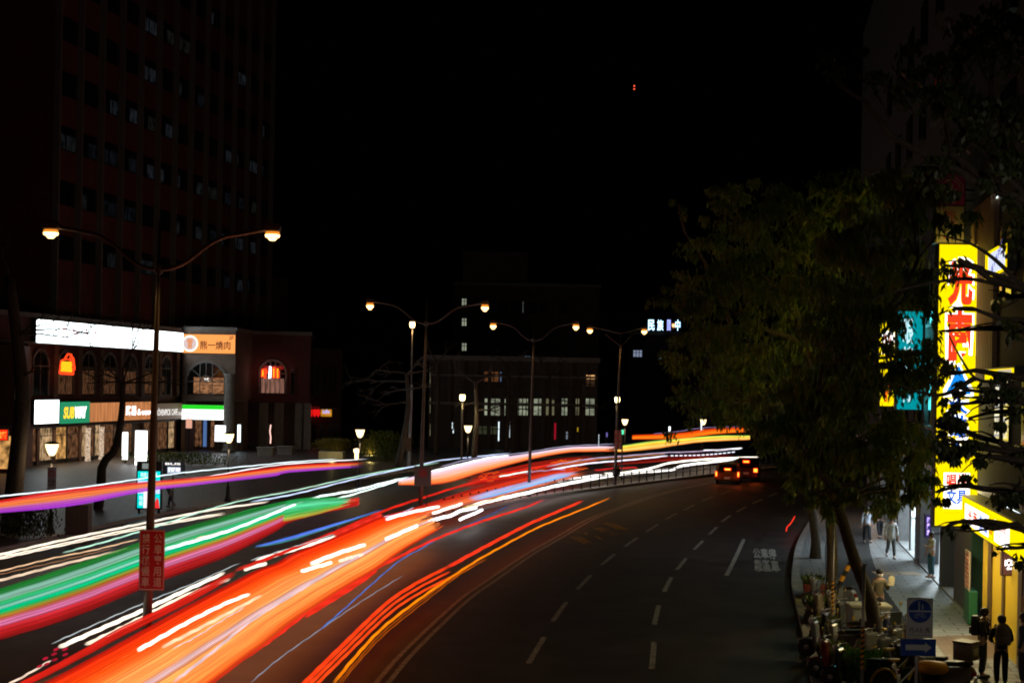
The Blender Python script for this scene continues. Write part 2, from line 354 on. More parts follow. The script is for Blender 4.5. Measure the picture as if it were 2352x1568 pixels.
# far left bus
t = trail('purple, orange and red light trail of a bus on the carriageway by the plaza', (300, 1200))
band('body_streak', t, [(0, 1148), (152, 1124), (334, 1106), (487, 1092), (662, 1069), (838, 1060)], [(0, 1177), (152, 1163), (334, 1128), (456, 1113), (629, 1093), (662, 1085), (838, 1071)], 2.4, 24,
     [(0, (.65, .01, .01)), (.16, (.75, .02, .01)), (.3, (.85, .16, .04)), (.55, (.8, .22, .07)), (.66, (.55, .1, .45)), (.85, (.42, .05, .55)), (1, (.22, .02, .4))], vertical=True, n=60, fade=(0, .04), ragged=.06)
streak('roof_lamp_streak', t, [(0, 1139), (176, 1120), (322, 1099), (439, 1083), (632, 1064), (662, 1061), (776, 1053.5)], 2.7, 2.4, (.8, .95, 1), 1.6)
streak('roof_lamp_streak', t, [(0, 1155), (152, 1130), (319, 1111), (456, 1097), (574, 1077), (662, 1065), (844, 1053.5)], 2.45, 2.4, (1, .9, .92), 1.6)
keep(t)
t = trail('pair of warm white headlight trails running highest along the plaza kerb', (300, 1260))
for P, px in (([(0, 1273), (152, 1238), (334, 1200), (487, 1170), (574, 1158), (618, 1151)], 4.5), ([(0, 1279), (152, 1246), (319, 1211), (517, 1177)], 3.2), ([(0, 1283), (152, 1250), (319, 1215), (517, 1180)], 2.5)):
    streak('headlight_streak', t, P, .75, px, (1, .84, .66), 1.5)
keep(t)
t = trail('two amber white headlight trails just above the green bus trail', (200, 1300))
streak('headlight_streak', t, [(0, 1311), (122, 1281), (217, 1262), (319, 1237)], .72, 3, (1, .62, .35), 1.0)
streak('headlight_streak', t, [(0, 1332), (152, 1293), (319, 1254), (400, 1233), (487, 1213)], .85, 5, (1, .72, .5), 1.0)
streak('headlight_streak', t, [(0, 1318), (152, 1284), (260, 1258)], .7, 2, (.35, .16, .08), 1.0)
keep(t)
t = trail('thin mint green thread of light crossing the upper lanes', (500, 1180))
streak('lamp_streak', t, [(143, 1269), (243, 1243), (359, 1208), (487, 1167), (574, 1145), (676, 1126), (813, 1095), (915, 1076), (983, 1066), (1010, 1062)], 1.0, 2.3, (.55, .95, .72), 1.2, n=110)
keep(t)
t = trail('thin blue white thread of light rising to the middle lamp posts', (700, 1140))
streak('lamp_streak', t, [(574, 1152), (676, 1134), (813, 1100), (915, 1078), (966, 1067), (1010, 1057), (1085, 1049), (1171, 1040)], 1.0, 2.4, (.6, .72, 1), 1.4, n=90)
keep(t)
# green bus
t = trail('broad green, teal, pink and red light trail of a bus passing behind the nearest post', (300, 1420))
band('body_streak', t, [(0, 1350.6), (122, 1312.6), (319, 1245.7), (377, 1224), (517, 1185), (631, 1156), (710, 1142), (826, 1138)], [(0, 1468), (152, 1422), (319, 1355), (377, 1331), (517, 1279), (631, 1221), (676, 1196), (823, 1161)], 1.5, 52,
     [(0, (.008, .14, .015)), (.10, (.02, .22, .04)), (.14, (.18, .38, .3)), (.22, (.22, .42, .32)), (.27, (.02, .5, .12)), (.33, (.04, .48, .25)), (.37, (.3, .62, .5)), (.41, (.0, .42, .22)), (.48, (.0, .45, .10)), (.52, (.3, .3, .03)), (.58, (.55, .12, .02)), (.61, (.5, .1, .12)), (.66, (.62, .16, .34)), (.72, (.6, .14, .28)), (.76, (.5, .02, .03)), (.88, (.4, .01, .01)), (1, (.1, .004, .004))],
     vertical=True, n=90, fade=(0, .06), ragged=.16, jit=.35)
band('green_streak', t, [(500, 1189), (600, 1163), (700, 1144), (806, 1144)], [(500, 1222), (600, 1205), (700, 1187), (806, 1158)], 1.6, 22, [(0, (.01, .3, .05)), (.4, (.1, .62, .3)), (.7, (.03, .5, .08)), (1, (.5, .3, .03))], vertical=True, fade=(.15, .02), ragged=.1)
streak('headlight_streak', t, [(377, 1261), (517, 1221), (631, 1177), (642, 1172), (721, 1143), (813, 1126), (881, 1108.6), (940, 1095)], 1.8, 5, (.78, 1, .95), 2.2, n=90)
streak('headlight_streak', t, [(704, 1156), (779, 1143), (847, 1124), (915, 1103.5)], 1.7, 3.5, (.78, 1, .92), 1.8)
streak('amber_streak', t, [(377, 1250), (440, 1238), (487, 1227), (540, 1213)], 1.75, 3.5, (.9, .8, .45), 1.0)
keep(t)
t = trail('red light trail ending in a blunt square end beyond the green bus trail', (800, 1160))
band('tail_light_streak', t, [(680, 1166), (760, 1153), (823, 1143)], [(680, 1182), (760, 1172), (823, 1160)], 1.3, 7, [(0, (.7, .02, .01)), (1, (.45, .01, .01))], vertical=True, n=24)
keep(t)
# headlights with the sign threads
t = trail('two thick cream white headlight trails cut by the post below the red sign', (300, 1440))
streak('headlight_streak', t, [(134, 1486), (234, 1442), (334, 1398), (426, 1355), (517, 1314)], .7, 8.5, WARM, 1.9)
streak('headlight_streak', t, [(195, 1480), (265, 1448), (334, 1413), (426, 1367), (529, 1328)], .65, 7.5, (1, .84, .62), 1.5)
streak('side_lamp_streak', t, [(117, 1478), (225, 1430), (334, 1382.5), (441, 1340), (553, 1291)], 1.0, 2.3, (.5, .56, .56), 1.0)
keep(t)
t = trail('cream headlight trail continuing the pair between the first and second posts', (680, 1260))
streak('headlight_streak', t, [(588, 1287.6), (693.5, 1255), (775, 1231)], .7, 8, WARM, 1.9)
streak('headlight_streak', t, [(562.6, 1306.5), (611, 1293)], .65, 8, WARM, 1.5)
streak('headlight_streak', t, [(659, 1282), (705, 1270.5)], .65, 8, WARM, 1.5)
streak('side_lamp_streak', t, [(574, 1286), (676, 1255), (768, 1226)], 1.0, 2, (.5, .55, .55), 1.0)
keep(t)
t = trail('blue and green light trail of a small sign above the cream headlight trails', (700, 1230))
band('sign_streak', t, [(584, 1254), (659, 1234), (755, 1206), (826, 1185), (881, 1167)], [(584, 1258), (659, 1243), (755, 1213), (826, 1189), (881, 1171)], 1.6, 5, [(0, (.05, .18, .85)), (.5, (.12, .2, .7)), (1, (.02, .25, .08))], vertical=True, n=40, fade=(.1, .3))
keep(t)
t = trail('short pale trail with wine red blocks at the lower left corner', (120, 1530))
streak('headlight_streak', t, [(10, 1575), (60, 1549), (118, 1515)], .7, 4.5, (1, .72, .55), 1.1, n=20)
for bx, by in ((125, 1500), (127, 1513), (130, 1489), (150, 1489), (151, 1501), (152, 1513), (105, 1510), (108, 1523), (92, 1528), (111, 1538)):
    streak('red_block', t, [(bx-8, by+4), (bx+6, by-2)], .9, 6, (.42, .01, .03), 1.0, n=4, wob=0)
keep(t)
# red bus above the orange stream
t = trail('dark red tail light trail along the upper edge of the orange stream', (500, 1400))
band('tail_light_streak', t, [(36, 1572), (152, 1512), (274, 1442), (380, 1392), (470, 1345), (540, 1308)], [(52, 1578), (160, 1524), (285, 1458), (390, 1406), (480, 1358), (545, 1318)], .95, 8, [(0, (.45, .01, .005)), (.5, (.8, .02, .01)), (1, (.4, .008, .004))], n=60, fade=(0, .1))
streak('tail_light_streak', t, [(540, 1310), (640, 1272), (768, 1222), (881, 1173), (983, 1139), (1085.6, 1108.6), (1205, 1090)], .95, 5.5, (.75, .02, .01), 1.0, n=90)
streak('tail_light_streak', t, [(768, 1228), (820, 1207), (878, 1182)], .9, 9, (.85, .03, .015), 1.0, n=30)
keep(t)
# the orange stream
t = trail('wide blazing orange stream of tail light trails filling the near carriageway', (500, 1450))
OT = [(60, 1590), (106, 1566), (274, 1477), (334, 1443), (456, 1378), (574, 1316), (631, 1294), (676, 1269), (779, 1228), (874, 1187), (960, 1165)]
OB = [(430, 1640), (455, 1592), (499, 1560), (574, 1504), (631, 1462), (676, 1425.6), (779, 1357.5), (864, 1306), (932, 1258.6), (1014, 1212), (1020, 1208)]
band('body_streak', t, OT, OB, .92, 96,
     [(0, (.3, .005, .003)), (.05, (.75, .02, .004)), (.12, (1.0, .045, .004)), (.24, (1.1, .08, .006)), (.33, (1.15, .20, .03)), (.42, (1.1, .30, .07)), (.52, (.95, .27, .06)), (.57, (1.05, .36, .11)), (.60, (.8, .45, .42)), (.63, (.8, .5, .52)), (.66, (1.0, .33, .09)), (.74, (1.1, .31, .07)), (.88, (1.1, .26, .05)), (.95, (1.0, .13, .015)), (1, (.6, .02, .008))],
     n=110, wob=.008, jit=.42, rs=1.0, ragged=.05)
for P, px, c, s_ in (([(316, 1492), (334, 1483), (426, 1431), (517, 1385.6), (575, 1363)], 8.5, WARM, 2.0), ([(371, 1486), (456, 1443), (547, 1395), (602, 1366)], 7, (1, .62, .36), 1.3),
                   ([(714, 1294), (779, 1269), (840, 1250)], 9, (1, .9, .72), 2.0), ([(692, 1311), (762, 1291)], 8, (1, .9, .72), 2.0), ([(779, 1287.6), (833, 1272)], 7, (1, .72, .52), 1.5),
                   ([(886, 1238), (959.4, 1205.8)], 8, (1, .92, .8), 2.2), ([(886, 1192), (920, 1182), (963, 1171.7), (1010.6, 1162.5)], 6.5, (1, .94, .85), 2.2), ([(993.5, 1178.5), (1061.7, 1156)], 6.5, (1, .92, .8), 2.2)):
    streak('headlight_streak', t, P, 1.02, px, c, s_, n=40)
for P, px, c in (([(395, 1568), (487, 1497), (574, 1427), (676, 1363), (779, 1301), (881, 1246)], 5, (.85, .6, .62)), ([(395, 1489), (450, 1462), (500, 1430), (563, 1393)], 2, (.75, .68, .75)), ([(881, 1186), (915, 1180), (950, 1165)], 2, LAV), ([(200, 1560), (334, 1478), (480, 1395)], 3, (1.2, .1, .01))):
    streak('side_lamp_streak', t, P, 1.0, px, c, 1.0, n=50)
streak('amber_streak', t, [(1061, 1166), (1115, 1152), (1160, 1136)], .9, 3, (1, .6, .1), .8, n=30)
keep(t)
t = trail('red tail light trail under the lower edge of the orange stream', (900, 1290))
streak('tail_light_streak', t, [(560, 1512), (640, 1455), (710.6, 1402), (813, 1337), (867, 1303), (915, 1279), (983, 1245), (1085.6, 1204), (1205, 1165), (1250.7, 1146)], .8, 6, (.95, .03, .015), 1.0, n=110)
for dy in (5, 11): streak('tail_light_streak', t, [(700, 1407+dy), (813, 1337+dy), (867, 1303+dy*.6)], .78, 5, (.9, .03, .012), 1.0, n=30)
keep(t)
t = trail('thin blue thread of light below the orange stream', (850, 1345))
streak('lamp_streak', t, [(734.4, 1446), (790, 1398), (847, 1347), (915, 1289), (966, 1260), (1000, 1240)], .6, 2.6, (.07, .17, .55), 1.0)
streak('lamp_streak', t, [(1014, 1231), (1100, 1194), (1170, 1160)], .6, 3.5, (.04, .08, .2), 1.0)
keep(t)
t = trail('long faint grey thread of light on the empty lane', (740, 1440))
streak('lamp_streak', t, [(574, 1568), (642, 1511), (731, 1448), (813, 1391.6), (870, 1355), (927, 1320)], .5, 2.2, (.26, .27, .33), 1.0)
keep(t)
t = trail('vivid red triple tail light trail curving on the innermost lane', (900, 1400))
ra = [(690, 1578), (700, 1568), (779, 1490), (881, 1391.6), (949, 1344), (1031, 1301)]
for k, (dx, dy) in enumerate(((0, -1), (4, 10), (8, 21))):
    streak('tail_light_streak', t, [(x+dx, y+dy) for x, y in ra], .8-.08*k, 6 if k else 8.5, (1.1, .055+.01*k, .008), 1.0, n=70, wob=.006)
streak('tail_light_streak', t, [(1028, 1302), (1119.6, 1252), (1205, 1207.5), (1250.7, 1187), (1339, 1149.5)], .8, 6.5, (1.1, .045, .012), 1.0, n=70, wob=.01)
keep(t)
t = trail('orange indicator trail beside the vivid red triple trail', (900, 1440))
streak('indicator_streak', t, [(765, 1570), (813, 1511), (881, 1439), (983, 1361), (1085.6, 1292.7), (1148, 1257), (1205, 1226), (1250.7, 1204), (1353, 1163), (1400.7, 1142.7)], .6, 4.5, (1.2, .27, .003), 1.0, n=130, wob=.012)
for d in (0, 6): streak('indicator_streak', t, [(775+d, 1571), (819.6+d, 1517), (881+d, 1450+d*.4), (983+d, 1368+d*.4), (1051.5, 1320+d*.4), (1119.6, 1281)], .55, 1.8, (.5, .09, .003), 1.0, n=80, wob=.012)
keep(t)
# far stream
t = trail('pink, white and yellow light trail of a bus rounding the far bend', (1100, 1090))
band('body_streak', t, [(915, 1103.5), (983, 1084.7), (1051.5, 1067.7), (1119.6, 1054), (1205, 1042), (1295, 1028), (1352, 1025), (1412, 1024)], [(915, 1113.7), (983, 1113), (1034, 1107), (1102.6, 1086), (1205, 1058), (1295, 1040), (1352, 1037), (1412, 1036)], 1.7, 26,
     [(0, (.75, .5, .75)), (.15, (1.3, .95, 1.1)), (.3, (1.0, .45, .42)), (.5, (1.2, .55, .38)), (.65, (1.2, .38, .12)), (.85, (1.0, .2, .04)), (1, (.5, .02, .01))], vertical=True, n=80, ragged=.06)
band('yellow_streak', t, [(1412, 1024), (1426.7, 1023.5), (1500, 1013), (1558.5, 1008), (1646.4, 1000.7), (1722, 1000)], [(1412, 1036), (1426.7, 1037), (1500, 1030), (1558.5, 1021), (1617, 1014), (1722, 1009)], 2.4, 9,
     [(0, (.2, .7, .1)), (.15, (.9, .8, .1)), (.4, (1.3, .6, .02)), (.7, (1.3, .8, .2)), (1, (1.1, .25, .01))], vertical=True, n=60)
streak('headlight_streak', t, [(955, 1093), (983, 1085), (1051, 1068), (1120, 1052), (1170, 1046)], 1.8, 4.5, (1, .95, 1), 2.2)
streak('side_lamp_streak', t, [(1010, 1072), (1085, 1053), (1205, 1039), (1295, 1025), (1412, 1019)], 1.9, 1.6, (.45, .42, .6), 1.0)
keep(t)
t = trail('orange red roof sign trail highest on the far bend', (1600, 1010))
band('sign_streak', t, [(1453, 999), (1558.5, 995), (1617, 986.7), (1670, 983), (1724, 983)], [(1453, 1008), (1558.5, 1006.6), (1600, 1001), (1646.4, 995), (1711, 990.5)], 3.2, 7, [(0, (.7, .03, .005)), (.3, (1.2, .14, .005)), (.7, (1.2, .3, .01)), (1, (.8, .05, .005))], vertical=True, n=50, ragged=.1)
streak('side_lamp_streak', t, [(1500, 996), (1560, 990), (1617, 982), (1700, 979)], 3.4, 1.3, (.3, .2, .4), 1.0)
keep(t)
t = trail('red orange stream of brake light trails behind the second post', (1100, 1150))
band('body_streak', t, [(850, 1200), (915, 1178), (1000, 1150), (1085, 1122), (1150, 1104), (1205, 1091), (1290, 1074), (1350, 1066)], [(905, 1204), (950, 1194), (1020, 1174), (1085, 1156), (1150, 1140), (1205, 1126), (1290, 1104), (1350, 1092)], .85, 30,
     [(0, (.35, .01, .005)), (.3, (.6, .03, .01)), (.5, (.75, .09, .025)), (.7, (.8, .16, .05)), (1, (.55, .12, .06))], n=60, fade=(.1, .12), ragged=.1)
band('red_streak', t, [(1085, 1092), (1150, 1080), (1221, 1064), (1300, 1052), (1400, 1045)], [(1040, 1128), (1150, 1103), (1221, 1089), (1300, 1072), (1400, 1062)], .8, 16, [(0, (.30, .01, .005)), (.5, (.5, .02, .01)), (1, (.3, .008, .005))], n=40, fade=(.3, .3), ragged=.3, jit=.6)
band('dark_red_streak', t, [(1380, 1058), (1480, 1050), (1600, 1042), (1690, 1040)], [(1380, 1070), (1480, 1062), (1600, 1052), (1690, 1046)], .7, 7, [(0, (.10, .006, .004)), (1, (.2, .01, .006))], n=40, fade=(.3, .3), ragged=.3, jit=.6)
band('blue_streak', t, [(1070, 1144), (1130, 1127), (1205, 1108), (1260, 1093), (1310, 1083)], [(1085, 1150), (1140, 1137), (1205, 1119), (1260, 1104), (1335, 1085)], .98, 9, [(0, (.25, .3, .7)), (.5, (.6, .55, .8)), (1, (.12, .35, .7))], n=40, fade=(.2, .2), ragged=.15)
keep(t)
t = trail('tangle of red brake light squiggles between the second and third posts', (1200, 1080))
rq = random.Random(5)
for k in range(26):
    x = rq.uniform(1090, 1310); y = 1094-(x-1090)*.13+rq.uniform(-12, 12); L_ = rq.uniform(18, 60)
    streak('brake_light_streak', t, [(x, y), (x+L_*.3, y-rq.uniform(0, 5)), (x+L_*.6, y-rq.uniform(-2, 4)), (x+L_, y-rq.uniform(2, 8))], .9, rq.uniform(1.2, 2.6), (rq.uniform(.35, 1.0), rq.uniform(.01, .14), .01), 1.0, n=16, wob=.05, freq=4)
keep(t)
t = trail('brilliant white headlight trail sweeping round past the third and fourth posts', (1300, 1110))
streak('headlight_streak', t, [(969.7, 1202), (1000, 1192), (1034, 1183.6), (1060, 1172), (1096, 1165)], .75, 7.5, WHITE, 2.5)
streak('headlight_streak', t, [(1068.5, 1166.5), (1119.6, 1151), (1205, 1132.5), (1260, 1119), (1319, 1107), (1383.6, 1095), (1455, 1085), (1540, 1078), (1574.5, 1068), (1690, 1054)], .75, 6, (1, .96, .9), 2.5, n=120)
streak('headlight_streak', t, [(1158.6, 1131), (1216.6, 1115.4), (1285, 1103.5), (1383.6, 1090)], .75, 5.5, (1, .96, .9), 2.5)
streak('headlight_streak', t, [(1387, 1086.4), (1421, 1086.4), (1489, 1076), (1540, 1062.6), (1625.7, 1054), (1741.6, 1049)], .75, 4, (1, .9, .75), 2.5, n=90)
streak('headlight_streak', t, [(1055, 1193), (1109, 1170)], .72, 6.5, WHITE, 2.5, n=30)
streak('amber_streak', t, [(1160, 1140), (1250, 1122), (1350, 1100)], .5, 2.2, (.7, .14, .01), 1.0)
keep(t)
t = trail('thin lavender and orange threads high on the far bend', (1450, 1045))
streak('lamp_streak', t, [(1254, 1071), (1353.5, 1053.5), (1441, 1046), (1529, 1039), (1588, 1037), (1693, 1030)], 1.2, 2.2, (.55, .42, .6), 1.1, n=90)
streak('lamp_streak', t, [(1300, 1066), (1360, 1056), (1441, 1049), (1529, 1042)], 1.1, 1.6, (.6, .2, .05), 1.0)
streak('lamp_streak', t, [(1265.6, 1078), (1353.5, 1063.7), (1441, 1056), (1535, 1046)], 1.0, 3, (.85, .85, 1), 1.6, n=80)
keep(t)
t = trail('row of short white flicker dashes on the far bend', (1590, 1047))
streak('flicker_dash', t, [(1541, 1046), (1600, 1045), (1645, 1042), (1690, 1037)], 1.0, 2.6, (.85, .88, 1), 1.5, n=90, dash=6, wob=.0)
keep(t)
t = trail('short white headlight trail beneath the yellow far trail', (1650, 1033))
streak('headlight_streak', t, [(1614, 1034), (1650, 1033), (1705, 1028.6)], .8, 3, WHITE, 2.0, n=30)
keep(t)
t = trail('small white and red threads crossing the tangle by the third post', (1180, 1085))
streak('lamp_streak', t, [(1146, 1094), (1180, 1088), (1221, 1080)], 1.0, 2.8, (.8, 1, .9), 1.6, n=30)
streak('lamp_streak', t, [(1205, 1086), (1250, 1080), (1300, 1077)], 1.0, 1.5, (.5, .4, .7), 1.0, n=30, wob=.04)
streak('tail_light_streak', t, [(1365, 1080), (1400, 1076), (1465, 1073)], .9, 3, (.7, .02, .02), 1.0, n=30, wob=.03)
keep(t)
t = trail('small red squiggle of light alone on the dark road by the right kerb', (1812, 1210))
streak('lamp_streak', t, [(1805.5, 1220), (1808, 1210), (1815, 1203), (1823, 1190), (1826, 1184)], .6, 2.4, (1, .04, .02), 1.2, n=24, wob=.01)
keep(t)
#@@LAMPS
SOD = (1, .50, .16)
lum = glow('sodium_luminaire', (1, .62, .24), 4.5, False); lumr = glow('sodium_luminaire_rim', (1, .30, .03), 1.0, False)
def street_lamp(label, base_d, base_px, top, l, r, rad, style='curve', power=250, size=(.42, .30), lampw=None):
    b0 = GD(base_px, base_d, .1); t = thing('street_lamp', label, 'street lamp', b0, 'twin arm street lamps on the median')
    d = b0.y; I = Matrix.Translation(-b0)
    P = lambda x, y: I @ A(x, y, d)
    tp = P(*top); mb = MB(); mb.tube([(0, 0, 0), (tp.x*.3, 0, tp.z*.3), (tp.x*.7, 0, tp.z*.7), tp], [rad, rad*.85, rad*.6, rad*.28], 12); obj('pole', mb, M_POLE, t, smooth=True)
    mb = MB(); mb.lathe([(rad*1.7, 0), (rad*1.7, .05), (rad*1.25, .07), (rad*1.15, .5), (rad*1.0, .55)], n=12); obj('pole_base', mb, M_POLE, t)
    lp, rp = P(*l), P(*r); z = tp.z
    px_m = d/FPX
    if style == 'curve':
        hub = Vector((tp.x*.88, 0, lp.z-.95*1.02))
        for e in (lp, rp):
            dx = e.x-hub.x; q = [hub, hub+Vector((dx*.10, 0, .02)), hub+Vector((dx*.24, 0, .2)), hub+Vector((dx*.42, 0, .62)), hub+Vector((dx*.56, 0, .85)), hub+Vector((dx*.72, 0, .95)), Vector((e.x, 0, e.z+.1))]
            c = crom(q, 22); mb = MB(); mb.tube(c, [rad*.42]*22, 8); obj('arm', mb, M_POLE, t, smooth=True)
        mb = MB(); mb.lathe([(rad*.8, -.12), (rad*.9, 0), (rad*.8, .12)], hub, 10); obj('collar', mb, M_POLE, t)
    else:
        for e in (lp, rp):
            mb = MB(); mb.tube([Vector((tp.x, 0, tp.z-.12)), Vector((e.x, 0, e.z+.14))], .045, 8); mb.tube([Vector((tp.x, 0, tp.z-1.0)), Vector((tp.x+(e.x-tp.x)*.5, 0, tp.z-.16))], .03, 8); obj('arm', mb, M_POLE, t)
    for e in (lp, rp):
        a, h = size; sg = 1 if e.x > tp.x else -1
        mb = MB(); mb.prism([(-a*.5, .0), (a*.5, .0), (a*.62, .1), (a*.45, .2), (-a*.45, .2), (-a*.62, .1)], -.13, .13, Matrix.Translation(e+Vector((0, 0, .02))), axes='xzy')
        hd = obj('lamp_head', mb, M_POLE, t, bevel=.02)
        mb = MB(); mb.lathe([(.04, -h), (a*.36, -h*.96), (a*.48, -h*.6), (a*.52, -h*.15), (a*.5, 0)], e+Vector((0, 0, .0)), 16); df = obj('diffuser', mb, lumr, hd, smooth=True); mb = MB(); mb.lathe([(a*.2, -h-.05), (a*.36, -h*.92), (a*.5, -h*.78), (a*.54, -h*.45), (a*.45, -h*.35)], e, 16); obj('bulb', mb, lum, hd, smooth=True)
        light('SPOT', t, e+Vector((0, 0, -h-.1)), power, SOD, .15, cone=142)
    return t, b0, d
p1, b1, d1 = street_lamp('nearest and tallest twin arm street lamp, carrying the large red bus lane sign', 36.8, 347, (368, 508), (117, 528), (626, 533), .125, size=(.36, .17))
p2, b2, d2 = street_lamp('second twin arm street lamp, with a back turned traffic sign low on its post', 71, 970, (981, 684), (850, 696), (1114, 700), .12, size=(.34, .28))
p3, b3, d3 = street_lamp('third twin arm street lamp with curved arms, above the brake light tangle', 87, 1219, (1227, 737), (1133, 743), (1323, 745), .11, size=(.34, .30))
p4, b4, d4 = street_lamp('fourth street lamp with straight strutted arms, carrying a small red sign', 98.5, 1416, (1426, 762), (1355, 754), (1480, 756), .12, style='strut', size=(.36, .30))
t = thing('street_lamp', 'single arm street lamp on the right pavement beside the footbridge, nearer than the signs', 'street lamp', Vector((7.2, 8.5, .13)))
mb = MB(); mb.tube([(0, 0, 0), (0, 0, 9.4), (-.5, 0, 9.8), (-1.8, 0, 9.9)], [.12, .08, .05, .04], 10); obj('pole', mb, M_POLE, t); mb = MB(); mb.box(-2.3, -1.7, -.15, .15, 9.86, 10.0); obj('lamp_head', mb, M_POLE, t, bevel=.03)
obj('diffuser', MB().box(-2.25, -1.75, -.12, .12, 9.8, 9.859), lum, t); light('SPOT', t, (-2, 0, 9.75), 1150, (1, .88, .72), .2, cone=80, rot=(R(63), 0, R(-9)))
# red bus lane signs on posts 1 and 4
redp = mat('red_sign_panel', (.45, .012, .02), .35); redr = mat('sign_border_white', (.62, .5, .48), .4)
def bus_sign(label, post_d, x0, y0, x1, y1, txt=True):
    d = post_d-.2; c = A((x0+x1)/2, (y0+y1)/2, d); F = frame(c, (1, 0, 0)); wv = (x1-x0)/FPX*d; h = (y1-y0)/FPX*d
    t = thing('traffic_sign', label, 'traffic sign', F)
    obj('panel', MB().box(-wv/2, wv/2, -h/2, h/2, -.02, 0), redp, t)
    mb = MB(); e = .025
    for a in ((-wv/2+.01, -wv/2+.01+e*.6, -h/2+.02, h/2-.02), (wv/2-.01-e*.6, wv/2-.01, -h/2+.02, h/2-.02), (-wv/2+.01, wv/2-.01, -h/2+.01, -h/2+.01+e), (-wv/2+.01, wv/2-.01, h/2-.01-e, h/2-.01)): mb.box(*a, .001, .004)
    obj('border', mb, redr, t)
    obj('bracket', MB().box(-.1, .1, h*.3, h*.34, -.12, -.02).box(-.1, .1, -h*.34, -h*.3, -.12, -.02), M_STEEL, t)
    l1, l2 = '禁行機慢車', '公車專用道'
    text('\n'.join(l1), 'lettering', redr, t, -wv*.24, 0, wv*.33, h*.88, z=.003, bold=.012, thick=.002)
    text('\n'.join(l2), 'lettering', redr, t, wv*.24, 0, wv*.33, h*.88, z=.003, bold=.012, thick=.002)
    return t
bus_sign('large red sign with two columns of white characters on the nearest lamp post', d1-.02, 319.5, 1216, 377.5, 1355)
bus_sign('small red sign with white characters on the fourth lamp post', d4, 1411, 988, 1428, 1032)
# back-turned sign and control box on post 2, knob on post 4
t = thing('traffic_sign', 'grey traffic sign with a round mark low on the second lamp post', 'traffic sign', frame(A(971, 1093, d2-.25), (1, 0, 0)))
obj('panel', MB().box(-.42, .42, -.5, .5, -.03, 0), mat('dull_sign', (.10, .09, .09), .6), t); mb = MB(); mb.lathe([(.22, .0), (.22, .012)], (0, .15, 0.001), 20); obj('symbol', mb, mat('dull_red', (.25, .03, .03), .5), t)
mb = MB(); mb.tube([(.25, -.5, -.05), (.22, -1.4, -.05), (.12, -1.9, 0)], .03, 6); obj('bracket', mb, M_DARK, t)
t = thing('control_box', 'dark round control box on the fourth lamp post', 'control box', A(1415.5, 1083, d4-.25)); mb = MB(); mb.lathe([(.12, -.32), (.26, -.22), (.3, 0), (.26, .22), (.12, .32)], n=12); obj('case', mb, M_DARK, t, smooth=True); obj('door', MB().box(-.12, .12, -.32, -.28, -.12, .12), M_BLACK, t)
# railing on the median past the third post
t = thing('median_railing', 'low dark railing with short posts along the median by the fourth post', 'railing', Vector((0, 0, 0)))
RP = [p for p in MEDC if 74 < p.y < 125]; RP = crom([tuple(p) for p in RP], 44)
mb = MB(); mb.tube([p+Vector((0, 0, .85)) for p in RP], .035, 6); mb.tube([p+Vector((0, 0, .55)) for p in RP], .025, 6); obj('rail', mb, M_DARK, t)
for p in RP[::1]: mb = MB(); mb.tube([p+Vector((0, 0, .16)), p+Vector((0, 0, 1.0))], .045, 6); obj('post', mb, M_DARK, t)
# post top lanterns
lan = glow('warm_lantern', (1, .72, .36), 3.2)
def lantern(label, px, py, base, d=None, power=55, hh=None, lit=True):
    d = d or G(px, base, .13).y; b0 = GD(px, d, .13); t = thing('park_lamp', label, 'park lamp', b0, 'post top lanterns along the pavement'); h = A(px, py, d).z-.13
    mb = MB(); mb.lathe([(.22, 0), (.2, .1), (.12, .3), (.1, .8), (.05, .95), (.04, h-.3)], n=10); obj('pole', mb, M_DARK, t, smooth=True)
    mb = MB(); mb.lathe([(.10, h-.26), (.18, h-.14), (.26, h+.10), (.29, h+.24)], n=12); obj('diffuser', mb, lan, t, smooth=True)
    mb = MB(); mb.lathe([(.31, h+.24), (.32, h+.28), (.1, h+.36)], n=12); obj('cap', mb, M_DARK, t)
    light('POINT', t, (0, 0, h-.6), power, (1, .72, .42), .3); return t
lantern('park lamp nearest on the left, before the shop fronts, leftmost lantern', 122, 1032, 1224)
lantern('park lamp before the round column at the corner of the plaza building', 528, 1006, 1151)
lantern('park lamp standing alone right of the plaza by the lit shrubs', 829, 995, 1130, d=91)
lantern('park lamp beside the brown lit tree trunk in the centre', 1077, 985, None, d=103)
lantern('park lamp right of the fourth lamp post with a small red sign', 1437, 969, None, d=126, power=60)
lantern('park lamp farthest right above the far bend', 1617, 969, None, d=134, power=60)
# single lamps far off
def pole_lamp(label, px, py, d, col, s, rr=.2, power=0, pole=True, bare=False, name='street_lamp'):
    c = A(px, py, d); t = thing(name, label, 'street lamp', Vector((c.x, c.y, 0.1)))
    if pole: mb = MB(); mb.tube([(0, .3, 0), (0, .3, c.z+.1), (0, 0, c.z+.35)], [.09, .06, .05], 8); obj('pole', mb, M_POLE, t)
    mb = MB(); mb.box(-rr*.9, rr*.9, -.25, .35, c.z+rr*1.2-.1, c.z+rr*1.2+.05); h = obj('lamp_head', mb, M_POLE, t, bevel=.02)
    mb = MB(); mb.lathe([(.04, c.z-.1-rr), (rr*.75, c.z-.1-rr*.8), (rr, c.z-.1), (rr*.9, c.z+rr*.9)], n=12); obj('diffuser', mb, glow('lamp_'+name+str(int(px)), col, s), t, smooth=True)
    if power: light('SPOT', t, (0, 0, c.z-.25-rr), power, col, .2, cone=160)
    return t
pole_lamp('single orange street lamp seen end on left of the second lamp post', 947, 747, 125, (1, .62, .25), 8, .24, 300)
pole_lamp('yellowish street lamp above the brown lit tree trunk', 1062, 914, 112, (1, .8, .35), 8, .22, 150)
